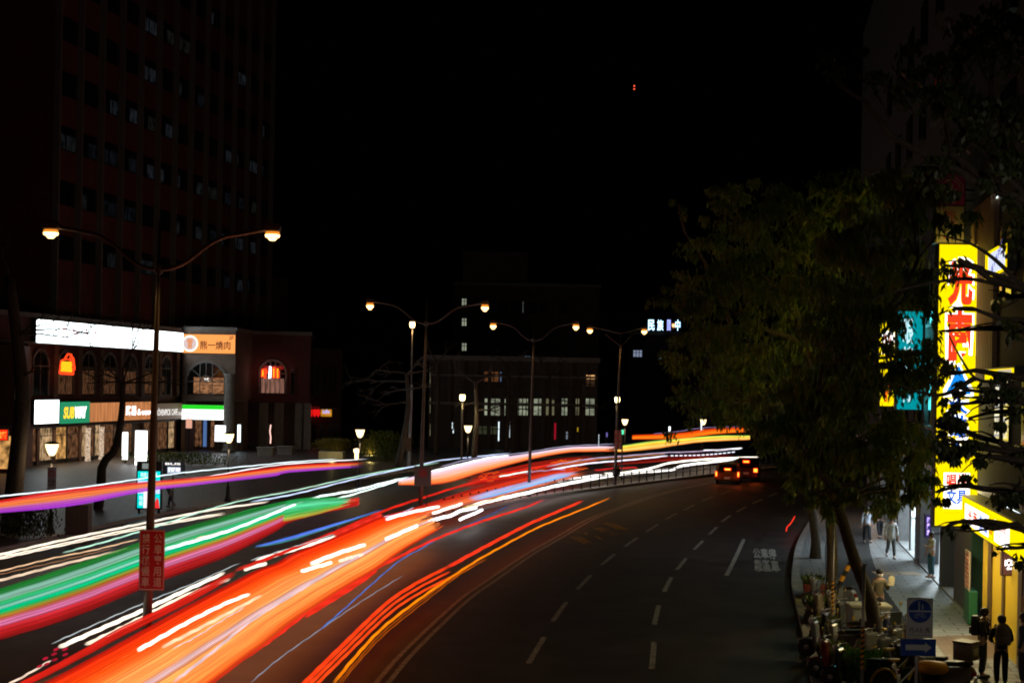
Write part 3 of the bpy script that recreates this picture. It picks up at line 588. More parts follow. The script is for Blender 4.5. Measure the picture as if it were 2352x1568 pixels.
pole_lamp('yellowish lamp just left of the fourth lamp post', 1418, 919, 112, (1, .82, .38), 8, .2, 150)
pole_lamp('small orange lamp on a thin pole before the blue white roof sign', 1547, 748, 190, (1, .45, .2), 2, .22)
t = thing('ground_lamp', 'small bright lamp low beside the park lamp right of the plaza', 'lamp', A(819, 1043, 95)); mb = MB(); mb.lathe([(.05, -.35), (.12, -.3), (.13, .1), (.2, .15), (.2, .35), (.05, .4)], n=10); obj('diffuser', mb, lan, t, smooth=True); light('POINT', t, (0, -.4, .2), 50, (1, .7, .3), .2)
mb = MB(); mb.lathe([(.06, -2.6), (.06, -.36)], n=8); obj('pole', mb, M_DARK, t)
# pale blue pole with plate
pp = GD(942, 116, .1); t = thing('sign_pole', 'pale blue pole with a small plate between the bare tree and the second lamp post', 'sign pole', pp)
hh = A(946, 886, pp.y); mb = MB(); mb.tube([(0, 0, 0), (hh.x-pp.x, 0, hh.z)], [.13, .1], 10); obj('pole', mb, mat('pale_pole', (.45, .5, .6), .5), t)
obj('plate', MB().box(-.25, .2, -.2, -.16, 1.3, 2.4), mat('dull_plate', (.2, .13, .1), .6), t)
#@@PLAZA
brk = brick('dark_red_brick', (.16, .045, .035), (.12, .035, .03), (.10, .08, .07), 2.2)
brk2 = brick('brown_brick', (.18, .09, .06), (.15, .075, .05), (.12, .1, .09), 2.2)
rend = mat('brown_render', (.20, .14, .11), .85, noise=.15, nscale=1.5)
P0 = A(80, 882, 107); P0.z = .13; PD = Vector((4.8, 27, 0)).normalized(); FP = frame((P0.x, P0.y, .13), PD)
def pt(F, px, py): u, v = uv(F, px, py); return u
uE = pt(FP, 418, 900)                          # end of the long side
t = thing('plaza_building', 'low brick building with arched upper windows above a row of lit shop signs', 'building', FP); PB = t
TOPV = uv(FP, 418, 762)[1]
obj('wall', MB().box(-12, uE, 5.2, TOPV, -14, -.3).box(-12, uE, 3.0, 5.2, -14, -.5), brk, t)
obj('parapet', MB().box(-12.2, uE, TOPV, TOPV+.35, -14.2, .0), M_TRIM, t)
obj('back_wall', MB().box(-12, uE, 0, 3.0, -14, -.7), rend, t)
# arched openings, each with frame and glass
def arch(F, parent, u0, u1, v0, v1, glass, fr=M_TRIM, wz=-.3, mull=1, name='window', fan=False):
    r = (u1-u0)/2; c = (u0+u1)/2; vs = v1-r; P = [(u0, v0), (u1, v0)]+[(c+r*math.cos(a), vs+r*math.sin(a)) for a in [math.pi*i/14 for i in range(15)]]
    mb = MB(); mb.prism(P, wz+.01, wz+.04); w_ = obj(name, mb, glass, parent)
    k = 1.14; Q = [(c+(x-c)*k, v0+(y-v0)*(1+.07)) for x, y in P]; mb = MB(); n = len(P)
    for z in (wz+.0, wz+.14):
        mb.v += [(x, y, z) for x, y in P]+[(x, y, z) for x, y in Q]
    for i in range(1, n-1):
        j = i+1
        mb.f += [(2*n+i, 2*n+j, 3*n+j, 3*n+i), (i, 2*n+i, 2*n+j, j)[::-1], (n+i, n+j, 3*n+j, 3*n+i)]
    for i in (n-1,):
        mb.f += [(2*n+i, 2*n, 3*n, 3*n+i), (i, 0, 2*n, 2*n+i)]
    obj('frame', mb, fr, w_)
    mb = MB(); th = .04
    for m_ in range(1, mull+1): x = u0+(u1-u0)*m_/(mull+1); mb.box(x-th, x+th, v0, vs+math.sqrt(max(0, r*r-(x-c)**2)), wz+.05, wz+.1)
    mb.box(u0, u1, vs-th, vs+th, wz+.05, wz+.11)
    if fan:
        for a in (40, 90, 140): mb.tube([(c, vs, wz+.09), (c+r*math.cos(R(a)), vs+r*math.sin(R(a)), wz+.09)], .05, 6)
        mb.tube([(c+r*.3*math.cos(R(a)), vs+r*.3*math.sin(R(a)), wz+.1) for a in range(0, 181, 20)], .05, 6)
    obj('mullion', mb, fr, w_); return w_
warmdim = glow_var('dim_restaurant_interior', (.26, .11, .05), .42, 3.5, .1, (2, .5, 1)); 
ax = [(79, 118, 0), (136, 176, 1), (191, 226, 1), (240, 274, 1), (286, 321, 1), (334, 361, 1), (374, 398, 0)]
for a, b_, lt in ax:
    u0, u1 = pt(FP, a, 880), pt(FP, b_, 880)
    w_ = arch(FP, t, u0+.15, u1-.15, 5.35, 8.75, M_GLASS, wz=-.3)
    if lt: obj('lit_interior', MB().box(u0+.3, u1-.3, 5.45, 7.35, -.25, -.235), warmdim, w_); obj('valance', MB().box(u0+.2, u1-.2, 7.35, 7.7, -.23, -.2), mat('valance_cloth', (.12, .07, .05), .9), w_)
# pilasters between arches
for a in (65, 128, 184, 233, 280, 328, 368, 408):
    u = pt(FP, a, 880); obj('pilaster', MB().box(u-.3, u+.3, 5.2, 9.4, -.3, .05), brk2, t)
obj('string_course', MB().box(-12, uE, 9.25, 9.42, -.3, .12), M_TRIM, t)
# shop fronts at ground level
amber = glow_var('shop_interior_amber', (1, .5, .15), .85, 2.3, .1, (1, .8, 1)); cream = glow_var('shop_interior_cream', (.95, .6, .3), .75, 2.8, .05, (2, .6, 1)); dimin = glow_var('shop_interior_dim', (.5, .22, .1), .4, 3.0, .05, (1.5, .6, 1))
wht = glow('white_light_panel', (1, 1, 1), 5.0); whb = glow('cool_white_sign', (.86, .97, 1), 5.0)
segs = [(80, 100, dimin), (105, 139, cream), (143, 169, amber), (172, 198, dimin), (202, 216, cream), (218, 232, dimin), (234, 246, cream), (248, 276, dimin), (300, 318, dimin), (344, 372, dimin), (376, 398, dimin), (401, 416, cream)]
for a, b_, m_ in segs:
    u0, u1 = pt(FP, a, 1000), pt(FP, b_, 1000); f = obj('shop_window', MB().box(u0, u1, .35, 2.84, -.699, -.66), m_, t)
    obj('frame', MB().box(u0-.08, u0, 0.02, 2.84, -.698, -.6).box(u1, u1+.08, 0.02, 2.84, -.698, -.6).box(u0, u1, .2, .349, -.698, -.6).box(u0, u1, 2.2, 2.26, -.658, -.61), M_DARK, f)
for a in (76, 103, 140, 199, 297, 341, 416):
    u = pt(FP, a, 1000); obj('pier', MB().box(u-.2, u+.2, 0, 2.99, -.69, -.5), brk2, t)
obj('soffit', MB().box(-12, uE, 2.85, 2.995, -.695, -.3), M_TRIM, t)
light('AREA', t, (uE*.35, 2.8, .3), 100, (1, .72, .45), (uE*.6, .5), rot=(-R(90), 0, 0), name='soffit_light')
# columns with an uneven glow put into their surface
for a, c_ in ((205, cream), (236, cream)):
    u = pt(FP, a, 1000); mb = MB(); mb.lathe([(.22, 0), (.24, .1), (.2, .2), (.2, 2.5), (.26, 2.7)], (u, 0, 0), 12); 
    o = obj('lit_column', mb, glow_var('glowing_column', (1, .72, .5), 1.0, 9, .2), t, M=Matrix.Rotation(-math.pi/2, 4, 'X') @ Matrix.Identity(4)); o.matrix_local = Matrix.Translation((u, 0, .0)) @ Matrix.Rotation(-math.pi/2, 4, 'X') @ Matrix.Translation((-u, 0, 0)); o.location.z += -.1
def signbox(name, label, F, parentless, u0, u1, v0, v1, w0, w1, facem, caseM=M_DARK, group=None):
    t = thing(name, label, 'shop sign', F @ Matrix.Translation(((u0+u1)/2, (v0+v1)/2, w1)), group); a, h = (u1-u0)/2, (v1-v0)/2
    obj('case', MB().box(-a-.04, a+.04, -h-.04, h+.04, w0-w1, -.02), caseM, t, bevel=.02)
    obj('lit_face', MB().box(-a, a, -h, h, -.02, .0), facem, t); return t, a, h
def sb(label, F, x0, y0, x1, y1, facem, w0=-.25, w1=.15, **k):
    u0, u1, v0, v1 = rectpx(F, x0, y0, x1, y1); vb = uv(F, x1, y1)[1]; vt = uv(F, x1, y0)[1]; return signbox('shop_sign', label, F, None, u0, u1, v0, v1, w0, w1, facem, **k)
# main white sign (slanting in view): heights measured at both ends
u0, u1 = pt(FP, 80, 770), pt(FP, 417, 790); v0 = (uv(FP, 80, 785)[1]+uv(FP, 417, 808)[1])/2; v1 = (uv(FP, 80, 733)[1]+uv(FP, 417, 765)[1])/2
t, a, h = signbox('shop_sign', 'very long brilliant white roof sign with faint red characters over the arches', FP, None, u0, u1, v0, v1, -.4, .15, whb)
faintred = glow('faint_red_letters', (1, .30, .32), .95, False); faintgry = glow('faint_grey_letters', (.72, .82, .86), 1.0, False)
for ch, x in zip('貴格古香', (145, 169, 193, 216)):
    u = uv(FP, x, 770)[0]-(u0+u1)/2; text(ch, 'lettering', faintred, t, u, .1, 1.15, .95, z=.004, thick=.004)
for ch, x in zip('牛排館', (307, 323, 372)):
    u = uv(FP, x, 785)[0]-(u0+u1)/2; text(ch, 'lettering', faintgry, t, u, -.1, 1.0, .5, z=.004, thick=.004)
# shop signs row
orange_face = glow('orange_sign_face', (1, .36, .09), 1.15); green_face = glow('green_sign_face', (.02, .26, .12), 1.1); brown_face = glow_var('brown_lit_board', (.75, .28, .10), 1.0, 1.2, .45, (4, .2, 1))
dark_face = mat('brown_board', (.12, .07, .05), .6, emit=(.3, .16, .1), es=.25); wl = glow('white_letters', (1, 1, 1), 3.5, False); wl2 = glow('soft_white_letters', (1, .95, .9), 1.2, False)
t, a, h = sb('square glaring white shop sign at the left end of the shop row', FP, 76, 919, 131, 973, whb)
text('百元理髮', 'lettering', glow('pale_blue_letters', (.75, .9, .95), 1.0, False), t, 0, .1, a*1.5, h*.5, z=.004)
t, a, h = sb('green sandwich shop sign with yellow and white capital letters', FP, 134, 923, 202, 973, green_face)
text('SUB', 'lettering', glow('yellow_letters', (1, .6, .03), 1.5, False), t, -a*.42, 0, a*.72, h*1.1, z=.004, bold=.04, shear=.15); text('WAY', 'lettering', wl, t, a*.38, 0, a*.8, h*1.1, z=.004, bold=.04, shear=.15)
t, a, h = sb('long wood brown sign with white cup symbol and letters', FP, 203, 925, 343, 969, brown_face)
mb = MB(); mb.lathe([(.1, -.55), (.25, -.35), (.38, .1), (.3, .2), (.16, .4), (.05, .6)], n=10, axis='y'); obj('emblem', mb, wl, t, M=Matrix.Translation((-a*.02, 0, .01)) @ Matrix.Diagonal((.9, 1, .03, 1)))
text('路易', 'lettering', wl, t, a*.30, .05, 2.0, .85, z=.01, bold=.02); text('&', 'lettering', wl, t, a*.58, -.1, .6, .5, z=.01); text('咖啡飲料', 'lettering', wl, t, a*.84, -.2, 1.9, .42, z=.01, bold=.02)
t, a, h = sb('dark brown cafe sign with tall white letters beside the green and white sign', FP, 346, 927, 415, 964, dark_face)
text('MÖVENPICK CAFE', 'lettering', wl2, t, -a*.05, -.02, a*1.45, h*.95, z=.004, bold=.01); text('莫凡彼', 'lettering', wl2, t, a*.86, -.25, a*.25, h*.45, z=.004)
# corner bay facing the road
C0 = A(418, 882, 134); FC = frame((C0.x, C0.y, .13), (1, -.03))
ub = pt(FC, 541, 800); tb = uv(FC, 480, 758)[1]
t = thing('corner_bay', 'rendered corner bay with a big fan arched window over the green and white shop', 'building', FC)
obj('wall', MB().box(0, ub, 4.9, tb, -12, 0).box(0, .35, 0, 4.9, -6, 0), rend, t); obj('parapet', MB().box(-.1, ub+.15, tb, tb+.3, -12, .15), M_TRIM, t)
r_ = rectpx(FC, 431, 832, 517, 905); w_ = arch(FC, t, r_[0], r_[1], r_[2], r_[3], M_GLASS, wz=.0, mull=2, fan=True)
obj('lit_room', MB().box(r_[0]+.6, r_[1]-.1, r_[2]+.1, r_[2]+1.6, .05, .06), glow_var('warm_room', (.85, .38, .17), .55, 2.0, .12, (1, 3, 1)), w_)
obj('lit_room', MB().box(*rectpx(FC, 470, 868, 480, 876), .065, .07), wl2, w_)
obj('back_wall', MB().box(.35, ub, 0, 4.9, -6, -3.8), rend, t); obj('soffit', MB().box(.35, ub, 4.75, 4.9, -6, -.1), M_TRIM, t)
mb = MB(); cx = pt(FC, 528, 950); mb.lathe([(.62, 0), (.62, .3), (.48, .4), (.48, 7.2), (.6, 7.4)], (0, 0, 0), 18); o = obj('column', mb, M_CONC, t, smooth=True); o.matrix_local = Matrix.Translation((cx, 0, .3)) @ Matrix.Rotation(-math.pi/2, 4, 'X')
for a_, b_, m_ in ((425, 440, dimin), (444, 452, glow('blue_poster', (.15, .3, .7), .5, False)), (462, 470, dimin), (496, 512, amber)): r_ = rectpx(FC, a_, 970, b_, 1035); obj('shop_window', MB().box(r_[0], r_[1], .3, 3.2, -3.79, -3.75), m_, t)
t, a, h = sb('flat orange roof sign with a round white emblem and dark characters', FC, 419, 767, 541, 810, orange_face)
mb = MB(); mb.lathe([(.78, 0), (.78, .01)], (0, 0, .003), 28); obj('emblem_disc', mb, glow('emblem_white', (1, .82, .72), 1.5, False), t, M=Matrix.Translation((-a*.7, 0, 0)))
brl = glow('brown_letters', (.22, .07, .03), .8, False)
mb = MB(); mb.lathe([(.62, 0), (.62, .004), (.58, .004), (.58, .0)], (0, 0, .016), 28); obj('emblem_ring', mb, glow('emblem_grey', (.75, .6, .6), 1, False), t, M=Matrix.Translation((-a*.7, 0, 0)))
obj('emblem_figure', MB().box(-.2, .2, -.45, .1, .021, .03).box(-.28, .28, .1, .45, .021, .03), glow('emblem_tan', (.9, .38, .2), .9, False), t, M=Matrix.Translation((-a*.7, 0, 0)))
text('熊一燒肉', 'lettering', brl, t, a*.25, -.12, a*1.15, h*.95, z=.004, bold=.015); text('2F', 'lettering', brl, t, a*.85, h*.68, a*.17, h*.4, z=.004, bold=.02)
t, a, h = sb('convenience store sign, white with a bright green upper band', FC, 418, 929, 514, 962, glow('store_white', (.92, 1, .97), 3.0))
obj('green_band', MB().box(-a, a, h*.38, h, .001, .012), glow('store_green', (.02, .62, .02), 1.2), t); obj('logo_stripe', MB().box(-a*.92, -a*.75, -.2, -.13, .001, .008).box(-a*.92, -a*.75, 0, .07, .001, .008), glow('store_teal', (.3, .8, .55), 1, False), t)
def glowpanel(label, F, x0, y0, x1, y1, m_, name='lightbox', cat='light box', w0=-.2, w1=.1, case=True):
    u0, u1, v0, v1 = rectpx(F, x0, y0, x1, y1); return signbox(name, label, F, None, u0, u1, v0, v1, w0, w1, m_)[0]
FG = frame((P0.x+.6, P0.y-.2, .13), PD)
def standbox(label, px, y0, y1, wpx, m_, d, name='lightbox'):
    c = A(px, (y0+y1)/2, d); F = frame(c, (1, 0)); wv = wpx*d/FPX; h = (y1-y0)*d/FPX; t = thing(name, label, 'light box', F)
    obj('case', MB().box(-wv/2-.04, wv/2+.04, -h/2-.04, h/2+.04, -.22, -.02), M_DARK, t, bevel=.02); obj('lit_face', MB().box(-wv/2, wv/2, -h/2, h/2, -.02, 0), m_, t)
    zb = c.z-h/2-.04
    if zb > .2: obj('post', MB().box(-.05, .05, -h/2-zb+.13, -h/2-.04, -.16, -.08), M_DARK, t)
    return t
standbox('tall glaring white light box between the shop fronts', 324, 989, 1072, 27, wht, 112)
standbox('narrower white light box left of the tallest one', 287, 992, 1055, 13, glow('dim_white_panel', (1, .98, .95), 3), 113)
standbox('small square white light box beneath the convenience store sign', 506, 977, 1013, 24, glow('bluish_white_panel', (.93, .95, 1), 4), 133)
standbox('slim bluish white light box right of the round column', 549, 975, 1015, 7, glow('slim_blue_panel', (.7, .92, 1), 3), 136)
standbox('small pinkish light box hanging below the left end of the store sign', 434, 962, 983, 14, glow('pinkish_panel', (1, .5, .35), .8), 133)
def neon(label, d, strokes, name='neon_sign', px=3):
    c = A(strokes[0][1][0][0], strokes[0][1][0][1], d); t = thing(name, label, 'neon sign', c)
    for m_, pts in strokes:
        mb = MB(); mb.tube([A(x, y, d)-c for x, y in pts], px*d/FPX/2, 6); obj('neon_tube', mb, m_, t)
    return t
NR = glow('neon_red', (1, .05, .01), 1.8); NO = glow('neon_orange', (1, .42, .01), 1.6); NW = glow('neon_white', (.95, .9, 1), 3)
dn = 109.0
neon('orange lit neon pot sign in the second arched window with red outline', dn, [(NO, [(141, 845), (165, 848)]), (NO, [(140, 840), (164, 843)]), (NO, [(141, 836), (165, 838)]), (NO, [(141, 832), (164, 833)]), (NO, [(140, 850), (165, 852)]), (NR, [(137, 857), (141, 828), (150, 824), (163, 826), (168, 832), (169, 857), (137, 855)]), (NR, [(137, 857), (169, 859)]), (NR, [(160, 828), (164, 816), (168, 822), (170, 835), (171, 850)]), (NR, [(150, 822), (156, 813), (165, 815)])], px=5)
# brick wing to the right
W0 = A(545, 882, 141); FW = frame((W0.x, W0.y, .13), (1, .12)); uw = pt(FW, 712, 880); tw = uv(FW, 600, 768)[1]
t = thing('brick_wing', 'dark red brick wing with one big arched window showing neon characters', 'building', FW); WG = t
obj('wall', MB().box(0, uw, 4.6, tw, -14, 0), brk, t); obj('parapet', MB().box(-.1, uw+.1, tw, tw+.35, -14, .15), M_TRIM, t); obj('back_wall', MB().box(0, uw, 0, 4.6, -14, -4), rend, t)
for a_ in (558, 608, 643, 690, 706): u = pt(FW, a_, 950); mb = MB(); obj('pier', MB().box(u-.55, u+.35, 0, 4.6, -1.2, -.05), M_CONC, t)
r_ = rectpx(FW, 598, 829, 655, 903); w_ = arch(FW, t, r_[0], r_[1], r_[2], r_[3], M_GLASS, wz=0, mull=4); obj('lit_interior', MB().box(r_[0]+.1, r_[1]-.1, r_[2]+.05, r_[2]+1.5, .045, .05), glow_var('pinkish_room', (.6, .28, .2), .55, 2, .25, (3, .3, 1)), w_)
obj('red_arch_edge', MB().box(r_[0]+.3, r_[1]-.2, r_[3]-.8, r_[3]-.45, .05, .06), mat('red_paint_glow', (.3, .01, .01), .5, emit=(.4, .01, .01), es=.4), w_)
for a_, b_ in ((556, 566), (668, 676)):
    r_ = rectpx(FW, a_, 850, b_, 905); arch(FW, t, r_[0], r_[1], r_[2], r_[3], M_GLASS, wz=0, mull=0)
neon('row of red and white neon characters in the big arched window of the brick wing', 140.4, [(NR, [(601, 866), (602, 848), (606, 846), (607, 868)]), (NO, [(603, 864), (604, 850)]), (NR, [(610, 868), (611, 846), (614, 856)]), (NW, [(618, 869), (620, 841)]), (NW, [(621, 868), (622, 842)]), (NR, [(627, 868), (627, 844), (631, 842), (631, 868)]), (NO, [(629, 866), (629, 846)]), (NR, [(636, 868), (635, 846)]), (NO, [(637, 868), (638, 846)]), (NR, [(640, 868), (640, 850)])], px=3.2)
neon('tall thin lit neon scroll in the doorway of the brick wing', 143, [(glow('neon_pale', (1, .6, .5), 1.6), [(622, 975), (620, 990), (622, 1005), (621, 1018)])], px=2.5)
# next dark wing
V0 = A(709, 882, 149); FV = frame((V0.x, V0.y, .13), (1, .1)); uv_ = pt(FV, 783, 900); tv = uv(FV, 740, 800)[1]
t = thing('dark_wing', 'narrow dark annex with tall windows beyond the brick wing', 'building', FV)
obj('wall', MB().box(0, uv_, 0, tv, -12, 0), mat('dark_render', (.09, .05, .04), .9), t); obj('canopy', MB().box(0, uv_-.3, 3.9, 4.1, 0, 1.2), M_TRIM, t)
for a_ in (716, 727, 743, 756, 768): r_ = rectpx(FV, a_, 838, a_+5, 905); obj('window', MB().box(r_[0], r_[1], r_[2], r_[3], 0, .03), M_GLASS, t)
for a_ in (716, 733, 752, 768): r_ = rectpx(FV, a_, 975, a_+9, 1040); obj('window', MB().box(r_[0], r_[1], r_[2], r_[3], 0, .03), M_GLASS, t)
t, a, h = sb('small amber sign with blue white letters on the dark annex', FV, 737, 935, 762, 956, glow_var('amber_board', (.8, .33, .02), .9, 1.5, .5, (.2, 2, 1))); text('buffet', 'lettering', glow('blue_white_letters', (.4, .45, 1), 1.4, False), t, 0, .05, a*1.3, h*.9, z=.004, bold=.01)
t = thing('neon_sign', 'two red neon character shapes left of the small amber sign', 'neon sign', A(722, 945, 148.5)); 
for dx in (-6, 1, 9): mb = MB(); mb.lathe([(.03, -.55), (.2 if dx > -5 else .08, -.3), (.2 if dx > -5 else .08, .1), (.05, .5)], (dx*.0455, 0, 0), 8); obj('neon_tube', mb, glow('deep_red_neon', (1, .01, .01), .8), t)
# steps and low walls at the plaza
for nm, x0, x1, y0, y1, d in (('planter_wall', 590, 625, 1030, 1060, 128), ('planter_wall', 636, 670, 1028, 1060, 131)):
    a_, b_ = A(x0, y1, d), A(x1, y0, d); tag(obj(nm, MB().box(a_.x, b_.x, d, d+1.2, .13, b_.z).box(a_.x-.08, b_.x+.08, d-.08, d+1.28, b_.z, b_.z+.12), M_CONC), 'low pale concrete wall block before the brick wing, '+('left one' if x0 < 600 else 'right one'), 'low wall')
# left edge: red lit sign, far left shop
E0 = A(-60, 882, 98); FE = frame((E0.x, E0.y, .13), (1, .2)); t = thing('corner_shop', 'dark building cut by the left edge with a small glowing shop front', 'building', FE)
obj('wall', MB().box(-14, pt(FE, 34, 900), 3.4, 9, -12, 0).box(-14, pt(FE, 34, 900), 0, 3.4, -12, -1.5), brk, t); r_ = rectpx(FE, 0, 1040, 16, 1100); obj('shop_window', MB().box(r_[0]-2, r_[1], .3, 2.6, -1.5, -1.45), amber, t)
obj('doorway', MB().box(r_[1]+.1, r_[1]+.4, 0, 2.8, -1.5, -1.44), M_DARK, t); obj('canopy', MB().box(-14, pt(FE, 34, 900), 3.2, 3.4, 0, .8), M_TRIM, t)
t, a, h = sb('orange red neon sign at the left edge of the view', FE, -14, 986, 18, 1010, glow('red_sign_face', (1, .03, .005), 1.1)); text('拉麵', 'lettering', glow('orange_letters', (1, .4, .05), 1.5, False), t, a*.2, 0, a*1.3, h*1.3, z=.004, bold=.02)
#@@TOWER
T0 = Vector((-36.5, 116, 0)); TD = Vector((.185, 1, 0)).normalized(); FT = frame((T0.x, T0.y, 0), TD)
bx = [122, 178, 223, 268, 311, 350, 390, 425, 462, 495, 530, 560, 590, 618]
us = [uv(FT, x, 400)[0] for x in bx]; du = (us[-1]-us[0])/13; us = [us[0]+du*i for i in range(14)]
zb = uv(FT, 240, 350)[1]; FH = (uv(FT, 240, 231)[1]-uv(FT, 240, 350)[1])
t = thing('office_tower', 'tall dark red office tower with vertical fins and scattered dim lit windows', 'tower', FT); TW = t
zt = zb+5.6*FH
obj('wall', MB().box(us[0], us[-1], 0, zt, -26, -.0), mat('tower_tiles', (.17, .04, .035), .7, noise=.2, nscale=.6), t)
obj('stair_tower', MB().box(us[-1]+.02, us[-1]+10, 0, zb-1.6*FH, -20, -1.0), mat('tower_side', (.14, .06, .05), .8, noise=.2, nscale=.6), t)
lit = {0: set(range(0, 12)), 1: {2, 3, 4, 5, 9, 10, 11, 12}, 2: {4, 6, 7, 12}, 3: {4, 5, 6, 10}, 4: {8}, -1: {1, 2, 3, 6, 7, 8, 9, 10, 11}, -2: {2, 4, 9, 10, 11}}
for i, u in enumerate(us): obj('fin', MB().box(u-.11, u+.11, 8, zt+.6, 0.002, .55), mat('fin_metal', (.20, .19, .17), .6), t)
rw = random.Random(3); shades = [glow_var('office_light_%d' % i, c, .016*s, 2.2, .1, (1, .5, 1)) for i, (c, s) in enumerate((((.55, .65, .8), 1.1), ((.6, .66, .7), .8), ((.7, .7, .62), .6), ((.5, .6, .8), .5)))]
brt = {(0, 4), (0, 5), (0, 6), (0, 0), (1, 9), (0, 7), (1, 3)}
for row in range(-2, 5):
    vc = zb+row*FH
    for i in range(13):
        u0, u1 = us[i]+.2, us[i+1]-.2; on = i in lit.get(row, ())
        f = obj('window', MB().box(u0, u1, vc-1.0, vc+.95, .003, .05), M_GLASS, t)
        obj('window_frame', MB().box((u0+u1)/2-.05, (u0+u1)/2+.05, vc-1.0, vc+.95, .052, .1).box(u0, u1, vc+.3, vc+.38, .052, .09), M_DARK, f)
        if on:
            s_ = rw.choice(shades[:2] if (row, i) in brt else shades); sp = rw.random()
            a0 = u0+.05+(0 if sp < .55 else (u1-u0)*.5); a1 = u1-.05-(0 if sp > .3 else (u1-u0)*.45)
            obj('lit_blind', MB().box(a0, a1, vc-.9, vc+.28, .0505, .0515), s_, f)
# aviation mast far away
t = thing('antenna_mast', 'far dark mast with two tiny red warning lights against the black sky', 'mast', Vector((A(1456, 200, 420).x, 420, 0)))
zt_ = A(1456, 200, 420).z; mb = MB(); mb.tube([(0, 0, 0), (0, 0, zt_+3)], [1.0, .2], 6); obj('mast', mb, mat('mast_black', (.01, .01, .01), .9), t)
for y in (200, 207): z = A(1456, y, 420).z; mb = MB(); mb.lathe([(.05, -.25), (.22, -.1), (.22, .12), (.05, .25)], (0, -1.3, z), 8); obj('warning_light', mb, glow('warning_red', (1, .1, .05), 1.6), t)
#@@CENTRE
B0 = A(985, 882, 150); FB = frame((B0.x, B0.y, .13), (1, .05)); dkw = mat('school_wall', (.10, .08, .075), .9, noise=.2, nscale=.5)
t = thing('school_building', 'wide dark school building with a row of greenish lit classroom windows', 'building', FB); SB = t
tp_ = uv(FB, 1100, 828)[1]
obj('wall', MB().box(0, pt(FB, 1372, 900), 0, tp_, -16, 0), dkw, t); obj('roof_slab', MB().box(-.5, pt(FB, 1376, 900), tp_, tp_+.5, -16, .6), M_TRIM, t)
cls = glow_var('classroom_light', (.55, .6, .42), .62, .9, .35, (1, 1.5, 1)); clsd = glow_var('classroom_dim', (.4, .36, .2), .4, .9, .3); cool = glow('cool_strip', (.8, .95, 1), 1.6, False)
def winpx(par, F, x0, y0, x1, y1, m_, nm='lit_window', mull=3):
    r_ = rectpx(F, x0, y0, x1, y1); f = obj(nm, MB().box(*r_, .0, .03), m_, par); mb = MB(); 
    for i in range(mull+1): x = r_[0]+(r_[1]-r_[0])*i/mull; mb.box(x-.05, x+.05, r_[2], r_[3], .032, .08)
    mb.box(r_[0], r_[1], r_[2]-.12, r_[2]-.002, 0.0, .16); mb.box(r_[0], r_[1], (r_[2]*.4+r_[3]*.6), (r_[2]*.4+r_[3]*.6)+.07, .034, .07); obj('frame', mb, M_DARK, f); return f
for x0, x1, m_ in ((1112, 1162, cls), (1183, 1217, cls), (1225, 1248, cls), (1253, 1274, clsd), (1289, 1304, cls), (1321, 1331, clsd), (1342, 1366, cls)): winpx(t, FB, x0, 915, x1, 953, m_, mull=4 if x1-x0 > 30 else 2)
for y0, y1 in ((854, 889), (913, 949), (973, 1001)): winpx(t, FB, 986, y0, 990, y1, clsd, mull=1)
winpx(t, FB, 1111, 853, 1146, 876, glow_var('dim_orange_room', (.3, .11, .04), .5, 1.5, .2), mull=3); winpx(t, FB, 1148, 854, 1158, 876, glow('dim_blue_room', (.25, .35, .7), .35, False), mull=1)
winpx(t, FB, 1344, 861, 1367, 870, glow('orange_room', (1, .52, .2), 1.2, False), mull=2); winpx(t, FB, 1344, 871, 1367, 886, glow_var('brown_room', (.2, .1, .05), .4, 2, .3), mull=2)
for a_ in range(1000, 1372, 31):
    u = pt(FB, a_, 900); obj('pilaster', MB().box(u-.2, u+.2, 0, tp_-.01, .002, .35), dkw, t)
obj('ledge', MB().box(0, pt(FB, 1372, 900), 4.6, 4.9, .0, .8).box(0, pt(FB, 1372, 900), 7.6, 7.8, .0, .6), M_TRIM, t)
for x, y0, y1, w_ in ((1031, 970, 990, 2.5), (1039, 970, 986, 3.5), (1041, 984, 994, 4), (1145.5, 968, 1012, 4.5), (1151, 968, 980, 5), (1170, 970, 1004, 4), (1058, 958, 1000, 1.2), (1375, 997, 1030, 3)):
    winpx(t, FB, x-w_/2, y0, x+w_/2, y1, cool if w_ > 2 else glow('thin_cool_strip', (.4, .5, .6), .6, False), nm='lit_door', mull=1)
winpx(t, FB, 1085, 978, 1143, 996, glow_var('dim_hall', (.12, .13, .07), .3, .5, .5), nm='lit_hall', mull=5)
winpx(t, FB, 1299, 991, 1314, 1008, glow('bluish_door', (.3, .36, .42), .5, False), nm='lit_door', mull=2)
# block behind it with stair windows
B1 = A(1040, 882, 185); FS = frame((B1.x, B1.y, .13), (1, .03)); t = thing('stair_block', 'taller black block behind the school with three small lit stair windows', 'building', FS)
u1_ = pt(FS, 1375, 800); tz = uv(FS, 1100, 655)[1]
obj('wall', MB().box(0, u1_, 0, tz, -15, 0).box(1.0, 9.5, tz, uv(FS, 1080, 575)[1], -10, -1), dkw, t); obj('parapet', MB().box(-.2, u1_+.2, tz, tz+.4, -15, .2), M_TRIM, t)
stair = glow_var('stair_light', (.55, .62, .45), .55, .8, .6)
for y0, y1 in ((686, 701), (731, 748), (788, 805)): winpx(t, FS, 1060.5, y0, 1072, y1, stair, mull=2)
winpx(t, FS, 1200, 692, 1202.5, 718, glow('faint_strip', (.25, .3, .3), .5, False), mull=1)
for x in (1150, 1175, 1215, 1240, 1285): winpx(t, FS, x, 692, x+18, 720, M_GLASS, nm='window', mull=2)
winpx(t, FS, 1205, 817, 1219, 827, glow_var('faint_blue', (.12, .2, .28), .5, 2, .2), nm='lit_window', mull=2)
